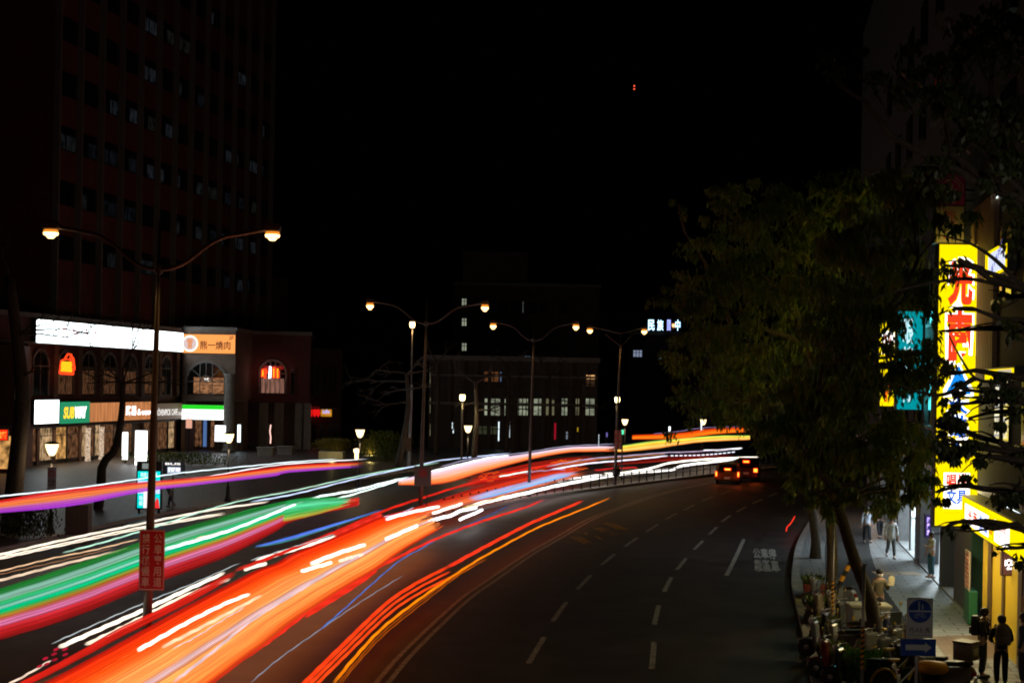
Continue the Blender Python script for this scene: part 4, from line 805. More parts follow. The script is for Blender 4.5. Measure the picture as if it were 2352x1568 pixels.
# right hand school with roof sign
B2 = A(1440, 882, 205); FR2 = frame((B2.x, B2.y, .13), (1, .0)); t = thing('roof_sign_building', 'unlit building carrying the blue white roof characters, two windows lit', 'building', FR2)
u2_ = pt(FR2, 1640, 800); tz = uv(FR2, 1500, 768)[1]
obj('wall', MB().box(0, u2_, 0, tz, -14, 0), mat('wine_wall', (.10, .05, .055), .9), t); obj('parapet', MB().box(-.2, u2_, tz, tz+.4, -14, .2), M_TRIM, t)
bw = glow('bluish_window', (.35, .42, .6), .55, False); winpx(t, FR2, 1454, 804, 1475, 819, bw, mull=3); winpx(t, FR2, 1514, 812, 1526, 824, glow('dim_bluish_window', (.25, .3, .34), .5, False), mull=3)
for x in (1460, 1490, 1520, 1550): winpx(t, FR2, x, 850, x+16, 868, M_GLASS, nm='window', mull=2)
BLW = glow('blue_white_neon', (.45, .75, 1), 3.0)
t = thing('roof_sign', 'row of four blue white neon characters standing on a dark roof', 'sign', FR2 @ Matrix.Translation((0, 0, .4)))
for ch, x, w_ in (('民', 1495, 15), ('族', 1516, 14), ('國', 1535.5, 8), ('中', 1556, 11)):
    u, v = uv(FR2, x, 747); text(ch, 'lettering', BLW if ch != '國' else glow('violet_neon', (.35, .4, 1), 1.5), t, u, v, w_*205/FPX, 25*205/FPX, z=0, bold=.015, thick=.1)
ua, ubb = uv(FR2, 1485, 760)[0], uv(FR2, 1565, 760)[0]; obj('support', MB().box(ua, ubb, tz+.4, tz+.5, -.15, -.05).box(ua, ua+.1, tz+.3, tz+2, -.15, -.05).box(ubb-.1, ubb, tz+.3, tz+2, -.15, -.05), M_DARK, t)
# low background on the far right behind the trees
B3 = A(1640, 882, 175); F3 = frame((B3.x, B3.y, .13), (1, -.1)); t = thing('far_block', 'low black block beyond the bend behind the leafy trees', 'building', F3)
obj('wall', MB().box(0, 60, 0, 12, -12, 0), dkw, t); obj('parapet', MB().box(-.2, 60, 12, 12.4, -12, .2), M_TRIM, t)
for x in (1700, 1760, 1820): winpx(t, F3, x, 900, x+12, 915, M_GLASS, nm='window', mull=2)
# traffic signals and small lit things
def small_lit(name, label, cat, px, py, w_, h_, d, m_, pole=True):
    c = A(px, py, d); F = frame(c, (1, 0)); t = thing(name, label, cat, F); a, h = w_*d/FPX/2, h_*d/FPX/2
    obj('case', MB().box(-a-.06, a+.06, -h-.06, h+.06, -.25, -.02), M_BLACK, t); obj('lit_face', MB().box(-a, a, -h, h, -.02, 0), m_, t)
    if pole: obj('pole', MB().box(-.05, .05, -c.z+.1, -h-.06, -.2, -.1), M_DARK, t)
    return t
small_lit('traffic_signal', 'green traffic signal just right of the fourth lamp post', 'traffic signal', 1430, 992, 4.5, 10, 104, glow('signal_green', (.1, 1, .45), 1.6))
small_lit('lightbox', 'upright thin red light bar before the school', 'light box', 1275, 990, 4, 38, 140, glow('red_bar', (.6, .01, .03), .5, False), False)
small_lit('lightbox', 'small white light box left of the farthest park lamp', 'light box', 1538, 985, 4, 12, 140, glow('white_box', (.85, .95, 1), 2.5))
small_lit('banner_light', 'tall slim white light bar touching the farthest park lamp', 'light box', 1611, 975, 3, 30, 141, glow('white_bar', (.9, 1, .95), 1.5))
small_lit('lightbox', 'small yellow light bar between the red bar and the fourth post', 'light box', 1327, 986, 2.5, 10, 140, glow('yellow_bar', (.8, .5, .02), .5, False))
small_lit('lightbox', 'small violet light bar left of the fourth post', 'light box', 1394, 998, 3, 10, 140, glow('violet_bar', (.3, .25, .8), .6, False))
#@@SHOPS
FR = frame((14.0, 43, .13), (-.17, -1)); cream_w = mat('cream_cladding', (.35, .29, .2), .7, noise=.12, nscale=1.2); yel = mat('yellow_cladding', (.62, .42, .01), .45)
YL = glow('yellow_sign_face', (1, .74, .0), 1.25); WL = glow('white_sign_plate', (1, .97, .88), 2.2); RL = glow('red_characters', (1, .06, .015), 1.0); BL = glow('blue_characters', (.01, .16, .85), 1.0)
t = thing('arcade_building', 'tall dark shop building with a covered arcade and yellow lit ground floor on the right', 'building', FR); AB = t
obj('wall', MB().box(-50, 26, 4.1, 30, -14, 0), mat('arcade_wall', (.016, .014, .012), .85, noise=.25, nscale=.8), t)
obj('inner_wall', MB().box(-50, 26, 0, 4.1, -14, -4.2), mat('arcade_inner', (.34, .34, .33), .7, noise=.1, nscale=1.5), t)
obj('arcade_floor', MB().box(-50, 26, 0, .06, -4.2, 0.0), mat('arcade_floor_tiles', (.33, .34, .34), .3, noise=.1, nscale=4), t)
obj('arcade_ceiling', MB().box(-50, 26, 3.9, 4.099, -4.2, 0), M_WHITE, t)
pier = mat('dark_stone_pier', (.09, .09, .092), .6, noise=.2, nscale=5)
for u0, u1 in ((-3.9, -.3), (-15.4, -13.6), (-22.8, -22.2), (-31.8, -31.2), (-40.8, -40.2), (7.6, 8.4), (16.6, 17.4)): obj('pillar', MB().box(u0, u1, .061, 3.9, -.75, -.005), pier, t)
obj('pillar', MB().box(-7.4, -6.9, .061, 3.9, -.6, .02), M_BLACK, t)
for k in range(16):                                           # vertical louvres on the floors above
    u = -.5+k*.28; obj('louvre', MB().box(u, u+.1, 7.2, 12.4, .002, .14), mat('brown_louvre', (.30, .19, .12), .6), t)
for u in (-30, -25, -20, -15, -10, -5, 5, 9): 
    for v in (5.6, 9.4, 13.2, 17, 20.8): 
        f = obj('window', MB().box(u-1.1, u+1.1, v, v+1.9, .002, .05), M_GLASS, t); obj('window_frame', MB().box(u-1.15, u+1.15, v-.12, v-.002, .0, .2).box(u-.04, u+.04, v, v+1.9, .052, .1), M_DARK, f)
r_ = rectpx(FR, 2288, 452, 2298, 462); f = obj('lit_window', MB().box(r_[0], r_[1], r_[2], r_[3], .06, .09), glow('cross_window', (.8, 1, 1), 1.6, False), t)
obj('mullion', MB().box((r_[0]+r_[1])/2-.04, (r_[0]+r_[1])/2+.04, r_[2], r_[3], .092, .11).box(r_[0], r_[1], (r_[2]+r_[3])/2-.03, (r_[2]+r_[3])/2+.03, .092, .105), M_BLACK, f)
obj('blind_panel', MB().box(-8.2, -4.3, .4, 2.9, -4.18, -4.1), mat('notice_white', (.5, .52, .52), .6), t)
for u, w_, p_ in ((-10, 4, 200), (-18, 5, 1100), (-30, 5, 200)): light('AREA', t, (u, 3.85, -2.2), p_, (.78, .92, 1), (w_, 1.0), rot=(-math.pi/2, 0, 0), name='arcade_light')
light('AREA', t, (4.5, 3.0, 1.2), 190, (1, .82, .45), (6, .4), rot=(-math.pi/2, 0, 0), name='awning_light'); light('AREA', t, (-1.5, 3.85, -2.2), 90, (.8, .92, 1), (2, 1), rot=(-math.pi/2, 0, 0), name='arcade_light')
# yellow shop front
u_a = pt(FR, 2256, 1300)
obj('shop_front', MB().box(u_a, 26, .06, 3.15, -.3, -.02), yel, t)
for k in range(5): u = u_a+1.15+k*2.3; obj('shop_door', MB().box(u, u+(.3 if k % 2 else .55), .06, 2.75, -.018, .03), mat('brown_door', (.10, .055, .02), .4), t)
obj('orange_panel', MB().box(pt(FR, 2341, 1350), pt(FR, 2350, 1350), .3, 1.9, -.018, .02), mat('orange_paint', (.8, .25, .01), .4), t)
obj('green_post', MB().box(-.28, .12, .06, 3.1, -.6, .02), mat('dark_green_post', (.01, .06, .03), .5), t)
t = thing('menu_board', 'cream menu board with small print on a green stand by the yellow shop', 'menu board', FR @ Matrix.Translation((.75, 1.45, .25)))
obj('board', MB().box(-.42, .42, -.42, .72, -.04, 0), mat('menu_paper', (.55, .42, .28), .6), t); obj('stand', MB().box(-.5, .5, -1.4, -.42, -.25, -.0), mat('green_stand', (.02, .14, .05), .5), t, bevel=.02)
for k in range(8): text('牛肉飯60元 燒餅45', 'lettering', mat('menu_red', (.5, .08, .03), .6), t, 0, .6-k*.13, .68, .07, z=.002, thick=.002)
# awning sign
ua, ub_ = pt(FR, 2254, 1170), pt(FR, 2440, 1170)
t, a, h = signbox('shop_sign', 'long yellow awning sign over the shop with red and dark blue characters on white', FR, None, ua, ub_, 3.17-.13, 3.98-.13, 0.02, .55, YL)
ue = lambda px: pt(FR, px, 1190)-(ua+ub_)/2
x0, x1 = ue(2263), ue(2322); obj('plate', MB().box(x0, x1, -h*.75, h*.62, .001, .012), WL, t)
for ch, px, m_ in (('光', 2276, RL), ('南', 2289, RL), ('批', 2305, BL), ('發', 2317, BL)): text(ch, 'lettering', m_, t, ue(px), -.03, (ue(px+5)-ue(px-5)), h*1.0, z=.014, bold=.02, thick=.006)
x0, x1 = ue(2338), ue(2375); obj('plate', MB().box(x0, x1, -h*.75, h*.62, .001, .012), WL, t); text('營業時間\n10:30~22:30', 'lettering', glow('light_red_letters', (1, .3, .3), 1, False), t, (x0+x1)/2, .0, (x1-x0)*.8, h*.8, z=.014)
text('文具百貨', 'lettering', glow('orange_small_letters', (.8, .25, .01), 1, False), t, ue(2329), 0, .5, h*.9, z=.014)
# the big vertical sign
def vsign(label, d, x0, x1, y0, y1, facem, depth=.35, face=True):
    c = A((x0+x1)/2, (y0+y1)/2, d); F = frame(c, (1, 0)); t = thing('vertical_sign', label, 'shop sign', F); a, h = (x1-x0)*d/FPX/2, (y1-y0)*d/FPX/2
    obj('case', MB().box(-a-.04, a+.04, -h-.04, h+.04, -depth, -.02), M_DARK, t, bevel=.02); obj('lit_face', MB().box(-a, a, -h, h, -.02, 0), facem, t)
    for v in (-h*.7, 0, h*.7): obj('bracket', MB().box(a+.04, a+.35, v-.04, v+.04, -depth*.6, -depth*.4), M_DARK, t)
    return t, a, h
t, a, h = vsign('huge upright yellow sign with two red characters above blue ones', 42.3, 2153, 2250, 562, 1207, YL)
obj('rear_face', MB().box(-a, a, -h, h, -.36, -.351), YL, t)
light('AREA', t, (0, 0, .08), 30, (1, .80, .12), (2*a, 2*h), rot=(math.pi, 0, 0), name='sign_light'); light('AREA', t, (0, 0, -.45), 170, (1, .82, .15), (2*a, 2*h), rot=(0, 0, 0), name='sign_light')
yy = lambda py: (884.5-py)*42.3/FPX
for ch, y0, y1 in (('光', 590, 708), ('南', 707, 838)): text(ch, 'outline', WL, t, 0, yy((y0+y1)/2), a*1.38, yy(y0)-yy(y1), z=.001, bold=.10, thick=.003)
text('大\n批\n發', 'outline', WL, t, 0, yy(972), a*1.2, yy(905)-yy(1040), z=.001, bold=.09, thick=.003); obj('plate', MB().box(-a*.62, a*.62, yy(1168), yy(1085), .001, .01), WL, t)
mb = MB(); mb.prism([(-a*.72, yy(912)), (-a*.72, yy(895)), (0, yy(832)), (a*.72, yy(895)), (a*.72, yy(912))], .001, .006); obj('emblem_outline', mb, WL, t)
text('光', 'lettering', RL, t, 0, yy(648), a*1.18, yy(595)-yy(703), z=.012, bold=.055); text('南', 'lettering', RL, t, 0, yy(770), a*1.18, yy(712)-yy(832), z=.012, bold=.05)
mb = MB(); mb.prism([(-a*.6, yy(905)), (0, yy(838)), (a*.6, yy(905)), (a*.25, yy(905)), (0, yy(880)), (-a*.25, yy(905))], .012, .02); obj('emblem', mb, glow('sky_blue_mark', (.01, .3, 1), 1.0), t)
text('大\n批\n發', 'lettering', BL, t, 0, yy(972), a*.95, yy(912)-yy(1034), z=.012, bold=.04)
text('唱片', 'lettering', RL, t, 0, yy(1103), a*1.0, yy(1088)-yy(1120), z=.012, bold=.03); text('文具', 'lettering', BL, t, 0, yy(1140), a*1.0, yy(1125)-yy(1160), z=.012, bold=.03)
t, a, h = vsign('upright crimson sign given a faint glow, with a round white emblem above the yellow one', 43.2, 2150, 2216, 400, 470, mat('crimson_faint_glow', (.10, .005, .02), .5, emit=(.25, .0, .05), es=.03))  # unlit panel; faint emission put in for the ambient light on it
ew = mat('emblem_cream', (.2, .15, .14), .6)
mb = MB(); 
for r0 in (.38, .29): mb.tube([(r0*math.cos(R(q)), r0*math.sin(R(q)), .012) for q in range(0, 361, 12)], .018 if r0 > .3 else .014, 6)
obj('emblem_ring', mb, ew, t); obj('emblem_figure', MB().prism([(-.1, -.1), (.1, -.1), (.07, .17), (-.07, .17)], .002, .015).box(-.22, -.14, -.02, .02, .002, .015).box(.14, .22, -.02, .02, .002, .015), ew, t)
t, a, h = vsign('cream lower panel hanging under the crimson sign', 43.2, 2150, 2214, 474, 556, mat('cream_panel', (.2, .16, .13), .6))
text('熊\n一', 'lettering', mat('dull_red_letters', (.25, .04, .05), .6), t, 0, 0, a*.9, h*1.6, z=.002)
t, a, h = vsign('teal upright sign half hidden by leaves left of the yellow one', 56, 2062, 2118, 715, 940, glow('teal_face', (.0, .30, .34), 1.0)); light('AREA', t, (0, 0, .08), 40, (.1, .85, .9), (2*a, 2*h), rot=(math.pi, 0, 0), name='sign_light'); text('眼\n鏡\n行', 'lettering', glow('pale_teal_letters', (.55, .85, .9), 1.2, False), t, -.1, 0, a*.9, h*1.7, z=.004, bold=.02)
t, a, h = vsign('narrow yellow sign with a white plate showing through leaves, upper one', 67, 2020, 2056, 738, 832, YL); obj('plate', MB().box(-a*.7, a*.9, -h*.6, h*.55, .001, .01), WL, t); text('手機', 'lettering', RL, t, 0, 0, a*1.1, h*.7, z=.012)
t, a, h = vsign('narrow yellow sign with red marks showing through leaves, lower one', 67, 2022, 2055, 848, 932, YL); text('當\n舖', 'lettering', RL, t, 0, 0, a*1.1, h*1.6, z=.012, bold=.02)
# tilted sign near the edge, small ones
t, a, h = signbox('shop_sign', 'white and yellow wall sign with slanting blue writing near the right edge', FR, None, pt(FR, 2289, 600), pt(FR, 2339, 600), uv(FR, 2289, 642)[1], uv(FR, 2289, 582)[1], .02, .3, YL)
obj('plate', MB().box(-a*.65, a*.9, -h*.8, h*.75, .001, .01), glow('pale_plate', (.7, .75, 1), 1.1), t); text('LIVE MUSIC', 'lettering', glow('indigo_letters', (.08, .08, .45), 1, False), t, .1, 0, a*1.4, h*.5, z=.012, rot=.35)
t, a, h = signbox('shop_sign', 'small yellow and cream sign low under the slanting one', FR, None, pt(FR, 2288, 860), pt(FR, 2356, 860), uv(FR, 2289, 872)[1], uv(FR, 2289, 850)[1], .02, .3, YL); obj('plate', MB().box(0, a*.9, -h*.8, h*.8, .001, .01), glow('cream_plate', (.7, .6, .4), .9, False), t)
c = A(2326, 1294, 36.5); F = frame(c, (1, .2)); t = thing('led_display', 'dark brown electronic display with white pixel letters before the yellow shop', 'display', F)
obj('case', MB().box(-.29, .29, -.31, .31, -.12, -.01), mat('brown_case', (.10, .045, .04), .5), t, bevel=.015); obj('screen', MB().box(-.26, .26, -.28, .28, -.01, 0), mat('brown_screen', (.12, .05, .045), .5, emit=(.25, .09, .08), es=.35), t)
text('iCOi', 'lettering', wl, t, -.06, .03, .32, .17, z=.003, bold=.03); text('A', 'lettering', wl, t, .22, .03, .07, .15, z=.003, bold=.03); obj('colour_block', MB().box(.11, .175, -.04, .05, .002, .006).box(.11, .175, .055, .09, .002, .006), glow('cyan_yellow', (.1, .6, .7), 1, False), t); text('·201497元', 'lettering', wl, t, .02, -.12, .4, .07, z=.003, bold=.01)
obj('hanger', MB().box(-.02, .02, .31, .9, -.08, -.04), M_DARK, t)
# slim lit sign, white pillar, purple sign
standbox('slim pale blue light strip between the big yellow sign and the awning', 2247.5, 1167, 1215, 5, glow('pale_blue_strip', (.5, .85, 1), 2), 42.8)
t = thing('light_pillar', 'tall white pillar with a glowing upper tube at the far arcade', 'pillar', frame(GD(2105, 61, .13), (1, 0))); obj('pillar', MB().box(-.12, .16, 0, 3.1, -.3, 0), mat('white_pillar', (.7, .75, .76), .5), t); obj('lit_tube', MB().box(-.1, .12, 1.5, 3.0, .001, .08), glow('cool_tube', (.85, .97, 1), 3), t, bevel=.03)
t, a, h = vsign('small upright violet white sign above the standing person in jeans', 54, 2126, 2138, 1183, 1232, mat('violet_case', (.03, .02, .08), .4, emit=(.05, .02, .3), es=.3), .1); text('按\n摩\n店', 'lettering', glow('violet_letters', (.55, .4, 1), 2), t, 0, 0, a*1.1, h*1.7, z=.004, bold=.02)
t = thing('orange_shop_glow', 'far shop front glowing orange brown behind the walkers', 'shop front', FR @ Matrix.Translation((-36, 0, -1.6))); obj('counter', MB().box(-3, 3, 0, 2.4, -.2, 0), mat('terracotta_front', (.35, .12, .05), .7), t); obj('frame', MB().box(-3.1, -3, 0, 2.5, -.2, .06).box(3, 3.1, 0, 2.5, -.2, .06).box(-3, 3, 2.4, 2.5, -.2, .06), M_DARK, t)
light('AREA', AB, (-33, 3.6, .5), 90, (1, .6, .35), (4, 1), rot=(-math.pi/2, 0, 0), name='shop_light')
#@@TREES
def leafmat(name, c1, c2, tr=.35):
    m = bpy.data.materials.new(name); m.use_nodes = True; n = m.node_tree; n.nodes.clear(); L = n.links.new
    tc = n.nodes.new('ShaderNodeTexCoord'); no = n.nodes.new('ShaderNodeTexNoise'); no.inputs['Scale'].default_value = 1.6; no.inputs['Detail'].default_value = 5
    cr = n.nodes.new('ShaderNodeValToRGB'); cr.color_ramp.elements[0].position = .38; cr.color_ramp.elements[1].position = .62; cr.color_ramp.elements[0].color = (*c1, 1); cr.color_ramp.elements[1].color = (*c2, 1)
    d = n.nodes.new('ShaderNodeBsdfPrincipled'); d.inputs['Roughness'].default_value = .5; t = n.nodes.new('ShaderNodeBsdfTranslucent'); mx = n.nodes.new('ShaderNodeMixShader'); mx.inputs[0].default_value = tr
    o = n.nodes.new('ShaderNodeOutputMaterial'); L(tc.outputs['Object'], no.inputs['Vector']); L(no.outputs['Fac'], cr.inputs[0]); L(cr.outputs[0], d.inputs['Base Color']); L(cr.outputs[0], t.inputs[0])
    L(d.outputs[0], mx.inputs[1]); L(t.outputs[0], mx.inputs[2]); L(mx.outputs[0], o.inputs[0]); return m
LEAF = leafmat('willowy_leaves', (.06, .12, .012), (.16, .17, .015), .4); LEAF2 = leafmat('broad_leaves', (.03, .05, .012), (.06, .07, .015), .2)
def leaves(mb, c, r, n, rnd, lmin=.14, lmax=.34, wd=.075, flat=.75, droop=1.0):
    sub = [(c+Vector((rnd.gauss(0, r*.62), rnd.gauss(0, r*.7), rnd.gauss(0, r*.55*flat))), r*rnd.uniform(.09, .24)) for _ in range(max(3, n//70))]
    for _ in range(n):
        sc_, sr = rnd.choice(sub); p = sc_+Vector((rnd.gauss(0, sr), rnd.gauss(0, sr), -abs(rnd.gauss(0, sr*1.3))+sr*.4))
        a = rnd.uniform(0, 6.28); h = Vector((math.cos(a), math.sin(a), 0)); dn = (Vector((0, 0, -droop))+Vector((rnd.gauss(0, .35), rnd.gauss(0, .35), 0))).normalized(); l = rnd.uniform(lmin, lmax); w_ = wd*rnd.uniform(.7, 1.3)
        mb.quad(p, p+dn*l*.45+h*w_*.5, p+dn*l, p+dn*l*.45-h*w_*.5)
def branchy(mb, a, b_, r0, r1, rnd, n=7, amp=.12):
    L_ = (b_-a).length; off = Vector((rnd.gauss(0, 1), rnd.gauss(0, 1), rnd.uniform(0, 1)))*L_*amp
    pts = [a.lerp(b_, i/(n-1))+off*math.sin(math.pi*i/(n-1))+Vector((rnd.gauss(0, 1), rnd.gauss(0, 1), rnd.gauss(0, 1)))*L_*.015*(0 < i < n-1) for i in range(n)]
    mb.tube(pts, [r0+(r1-r0)*i/(n-1) for i in range(n)], 6); return pts
def leafy_tree(label, d, trunk, clumps, dens, seed, r0=.17, lm=LEAF, leafk={}, zb=.13, dj=1.6, fork=None, name='street_tree'):
    rnd = random.Random(seed); base = GD(trunk[0][0], d, zb); t = thing(name, label, 'tree', base); I = -base
    T = [A(x, y, d)+I for x, y in trunk[1:]]; T = [Vector((0, 0, 0))]+T; C = crom(T, 16); mb = MB(); mb.tube(C, [r0*(1.25 if i == 0 else 1)*(1-.55*i/15) for i in range(16)], 10)
    obj('trunk', mb, M_BARK, t, smooth=True)
    cr = MB(); br = MB()
    for q in clumps:
        px, py, rp = q[:3]; dd = d+rnd.uniform(-dj, dj); c = A(px, py, dd)+I; r = rp*dd/FPX
        best = min(C[6:], key=lambda p: (p-c).length+max(0, p.z-c.z)*1.5); pts = branchy(br, best, c, max(.025, r0*.42), .02, rnd)
        for _ in range(5):
            s_ = rnd.choice(pts[3:]); branchy(br, s_, c+Vector((rnd.gauss(0, r*.6), rnd.gauss(0, r*.6), rnd.gauss(0, r*.4))), .022, .006, rnd, 5)
        leaves(cr, c, r, int(dens*r*r*(q[3] if len(q) > 3 else 1)), rnd, **leafk)
    obj('branches', br, M_BARK, t); obj('crown', cr, lm, t); return t
leafy_tree('leafy tree with a leaning trunk beside the grey cabinet and striped pole', 36, [(2018, 1530), (2012, 1480), (2003, 1395), (1985, 1340), (1964, 1289), (1945, 1230), (1925, 1160), (1890, 1080), (1870, 980), (1890, 860)],
  [(1900, 1040, 62), (1980, 1010, 90), (2050, 980, 70, .5), (1880, 900, 90), (2000, 850, 100), (2110, 810, 60, .5), (1950, 720, 100), (2050, 620, 90, .6), (2085, 1090, 60, .8), (1850, 1070, 50), (2110, 1120, 40, .6), (1960, 560, 80), (2085, 460, 80), (2030, 1120, 50), (1920, 1130, 45), (1800, 960, 60), (2120, 640, 50, .5), (1870, 1130, 35)], 2600, 11, .19)
leafy_tree('leafy tree with a straight dark trunk by the kerb beyond the leaning one', 46.8, [(1914, 1387), (1912, 1300), (1908, 1200), (1900, 1100), (1880, 950), (1850, 800)],
  [(1800, 1000, 55), (1828, 1090, 36), (1720, 890, 85), (1820, 790, 100), (1690, 760, 80), (1750, 630, 90), (1650, 640, 60), (1850, 520, 90), (1710, 510, 60), (1860, 650, 80), (1600, 690, 40), (1790, 440, 55), (1930, 440, 70), (1665, 925, 35), (1990, 420, 60)], 1500, 12, .2)
leafy_tree('spreading leafy tree reaching out over the far bend with a bare crooked limb', 58, [(1880, 1290), (1870, 1200), (1830, 1050), (1760, 900), (1690, 780), (1650, 640)],
  [(1580, 690, 45), (1600, 820, 50), (1620, 920, 55), (1650, 440, 45, .8), (1560, 470, 26, .8), (1700, 430, 40, .7), (1640, 540, 50), (1560, 790, 35), (1530, 680, 25, .8), (1695, 935, 40), (1680, 860, 60), (1570, 900, 30), (1500, 690, 14, .7)], 1050, 13, .2)
leafy_tree('nearest broad leaved tree cut by the right edge, branches crossing the yellow signs', 22, [(2480, 1800), (2470, 1500), (2440, 1100), (2420, 800), (2400, 500)],
  [(2330, 760, 40, .5), (2310, 900, 60, .9), (2225, 960, 42, 1.5), (2190, 930, 26, 1), (2200, 1040, 40, 1.6), (2180, 990, 28, 1.2), (2310, 1030, 60), (2235, 1060, 35, 1), (2335, 480, 70), (2195, 890, 22, 1.5), (2172, 1010, 26, 2), (2150, 1130, 30, .6), (2310, 300, 90), (2200, 200, 90), (2060, 170, 80, .5), (2290, 90, 90), (1910, 130, 50, .5), (2330, 1120, 50), (2168, 610, 18, .6), (2205, 594, 14, .5), (2345, 1290, 18, .7), (2290, 1260, 9, .6), (2170, 1210, 16, .5), (2215, 1200, 12, .6), (2160, 860, 26, .8), (2300, 680, 25, .4), (2150, 380, 70, .7), (2250, 420, 60, .7), (2190, 710, 12, .4), (2165, 760, 10, .5)],
  2600, 14, .17, LEAF2, dict(lmin=.09, lmax=.17, wd=.075, flat=.9, droop=.8), dj=1.2)
def branch_px(par, pts, d, r0, r1, base):
    mb = MB(); q = crom([A(x, y, d)-base for x, y in pts], 20); mb.tube(q, [r0+(r1-r0)*i/19 for i in range(20)], 7); obj('limb', mb, M_BARK, par, smooth=True)
nt_ = [o for o in COL.objects if o.name.startswith('street_tree')][-1]; nb = nt_.matrix_world.translation
for P in ([(2420, 700), (2352, 664), (2290, 652), (2220, 640), (2150, 648), (2060, 668), (2000, 690)], [(2430, 930), (2352, 895), (2290, 878), (2240, 868), (2200, 810), (2180, 770)], [(2240, 868), (2170, 905), (2110, 900), (2060, 880)], [(2352, 664), (2290, 600), (2230, 560), (2160, 540)]):
    branch_px(nt_, P, 22, .045, .01, nb)
def bare_tree(label, d, trunk, tips, seed, m=M_BARK, r0=.16, tr=.3):
    rnd = random.Random(seed); base = GD(trunk[0][0], d, .13); t = thing('bare_tree', label, 'tree', base); T = [Vector((0, 0, 0))]+[A(x, y, d)-base for x, y in trunk[1:]]; C = crom(T, 14); mb = MB(); mb.tube(C, [r0*(1-.5*i/13) for i in range(14)], 8); obj('trunk', mb, m, t, smooth=True)
    br = MB()
    def rec(a, v, r, k):
        L_ = v.length; b_ = a+v; pts = branchy(br, a, b_, r, r*.5, rnd, 5, .1)
        if k == 0: return
        for _ in range(3):
            q = rnd.choice(pts[2:]); w_ = (v.normalized()+Vector((rnd.gauss(0, .55), rnd.gauss(0, .55), rnd.gauss(.1, .45)))).normalized()*L_*rnd.uniform(.45, .7); rec(q, w_, r*.5, k-1)
    for x, y in tips:
        e = A(x, y, d+rnd.uniform(-1, 1))-base; a = min(C[5:], key=lambda p: (p-e).length); rec(a, e-a, r0*tr, 3)
    obj('branches', br, m, t)
bare_tree('bare tree with a crooked trunk before the coffee shop sign', 74, [(230, 1175), (232, 1120), (236, 1065), (264, 1033), (275, 982), (281, 932), (283, 880)], [(210, 790), (330, 780), (360, 850), (240, 860), (300, 730), (200, 880), (390, 880)], 21, r0=.27, tr=.2)
bare_tree('thick dark tree trunk near the left edge with bare branches over the white sign', 62, [(30, 1210), (35, 1100), (45, 1000), (52, 900), (40, 780), (22, 640)], [(150, 775), (120, 740), (-40, 600), (0, 560), (110, 850), (200, 765)], 22, r0=.42, tr=.13)
bare_tree('pale bare tree just left of the pale blue pole', 115, [(917, 1072), (920, 1040), (930, 990), (938, 930), (934, 860)], [(870, 850), (850, 880), (880, 905), (970, 890), (980, 850), (960, 830), (860, 930)], 23, M_BARKG, .3)
bare_tree('brown lit bare tree trunk beside the central park lamp', 113, [(1091, 1080), (1091, 1020), (1095, 960), (1092, 880)], [(1060, 930), (1130, 940), (1120, 860), (1050, 850)], 24, M_BARKG, .28)
for i, (x, tp, lb) in enumerate(((1005, 830, 'bare tree before the left end of the school'), (1167, 850, 'bare tree before the first wide lit classroom window'), (1182, 880, 'slender bare tree touching the left of the second classroom window'), (1263, 860, 'bare tree right of the third lamp post'), (1333, 880, 'bare tree before the last classroom window'))):
    bare_tree(lb, 136+i*2, [(x, 1060), (x-2, 1000), (x+1, 940), (x, tp)], [(x-35, tp+10), (x+35, tp+5), (x-20, tp-25), (x+22, tp-30), (x-40, tp+55), (x+42, tp+60)], 30+i, r0=.26)
# shrubs
def shrub(label, px, py, d, w_, h, n, seed, m, name='shrub', z=.13, lk=dict(lmin=.12, lmax=.22, wd=.06, droop=-.6)):
    rnd = random.Random(seed); b0 = GD(px, d, z); t = thing(name, label, 'plant', b0); mb = MB(); st = MB()
    for _ in range(14):
        a = Vector((rnd.uniform(-w_/2, w_/2), rnd.uniform(-.3, .3), 0)); e = a+Vector((rnd.gauss(0, .1), rnd.gauss(0, .1), h*rnd.uniform(.5, .9))); st.tube([a*.7, a.lerp(e, .5), e], [.015, .012, .006], 5)
    for _ in range(n):
        p = Vector((rnd.gauss(0, w_*.28), rnd.gauss(0, .3), rnd.uniform(.05, h))); a = rnd.uniform(0, 6.28); hh_ = Vector((math.cos(a), math.sin(a), 0)); up = Vector((rnd.gauss(0, .35), rnd.gauss(0, .35), 1)).normalized(); l = rnd.uniform(.12, .3); mb.quad(p, p+up*l*.5+hh_*.035, p+up*l, p+up*l*.5-hh_*.035)
    obj('stems', st, M_BARK, t); obj('foliage', mb, m, t); return t
SHL = leafmat('yellow_shrub_leaves', (.10, .10, .01), (.22, .18, .02), .3)
shrub('yellow lit shrub bed right of the brick wing', 763, 1040, 126, 2.4, 1.0, 1400, 41, SHL, z=.8); shrub('small yellow lit shrub behind the lone park lamp', 851, 1030, 124, 1.4, 1.3, 600, 42, SHL, z=.6)
tag(obj('planter_wall', MB().box(A(735, 1045, 126).x, A(790, 1045, 126).x, 125, 127.4, .13, .8), M_CONC), 'low planter wall under the yellow lit shrub bed', 'low wall'); tag(obj('planter_wall', MB().box(A(835, 1045, 124).x, A(870, 1045, 124).x, 123.2, 125, .13, .6), M_CONC), 'low planter wall under the small yellow shrub', 'low wall')
for nm_, x in (('left', 763), ('right', 851)):
    l = light('POINT', None, A(x, 1042, 123.5), 45, (1, .75, .25), .1, name='garden_light')
shrub('dark green shrub left of the pale bare tree', 885, 1040, 121, 3.2, 2.6, 1500, 43, LEAF); shrub('dark hedge before the cafe at the plaza edge', 420, 1050, 112, 7, .9, 1800, 44, LEAF)
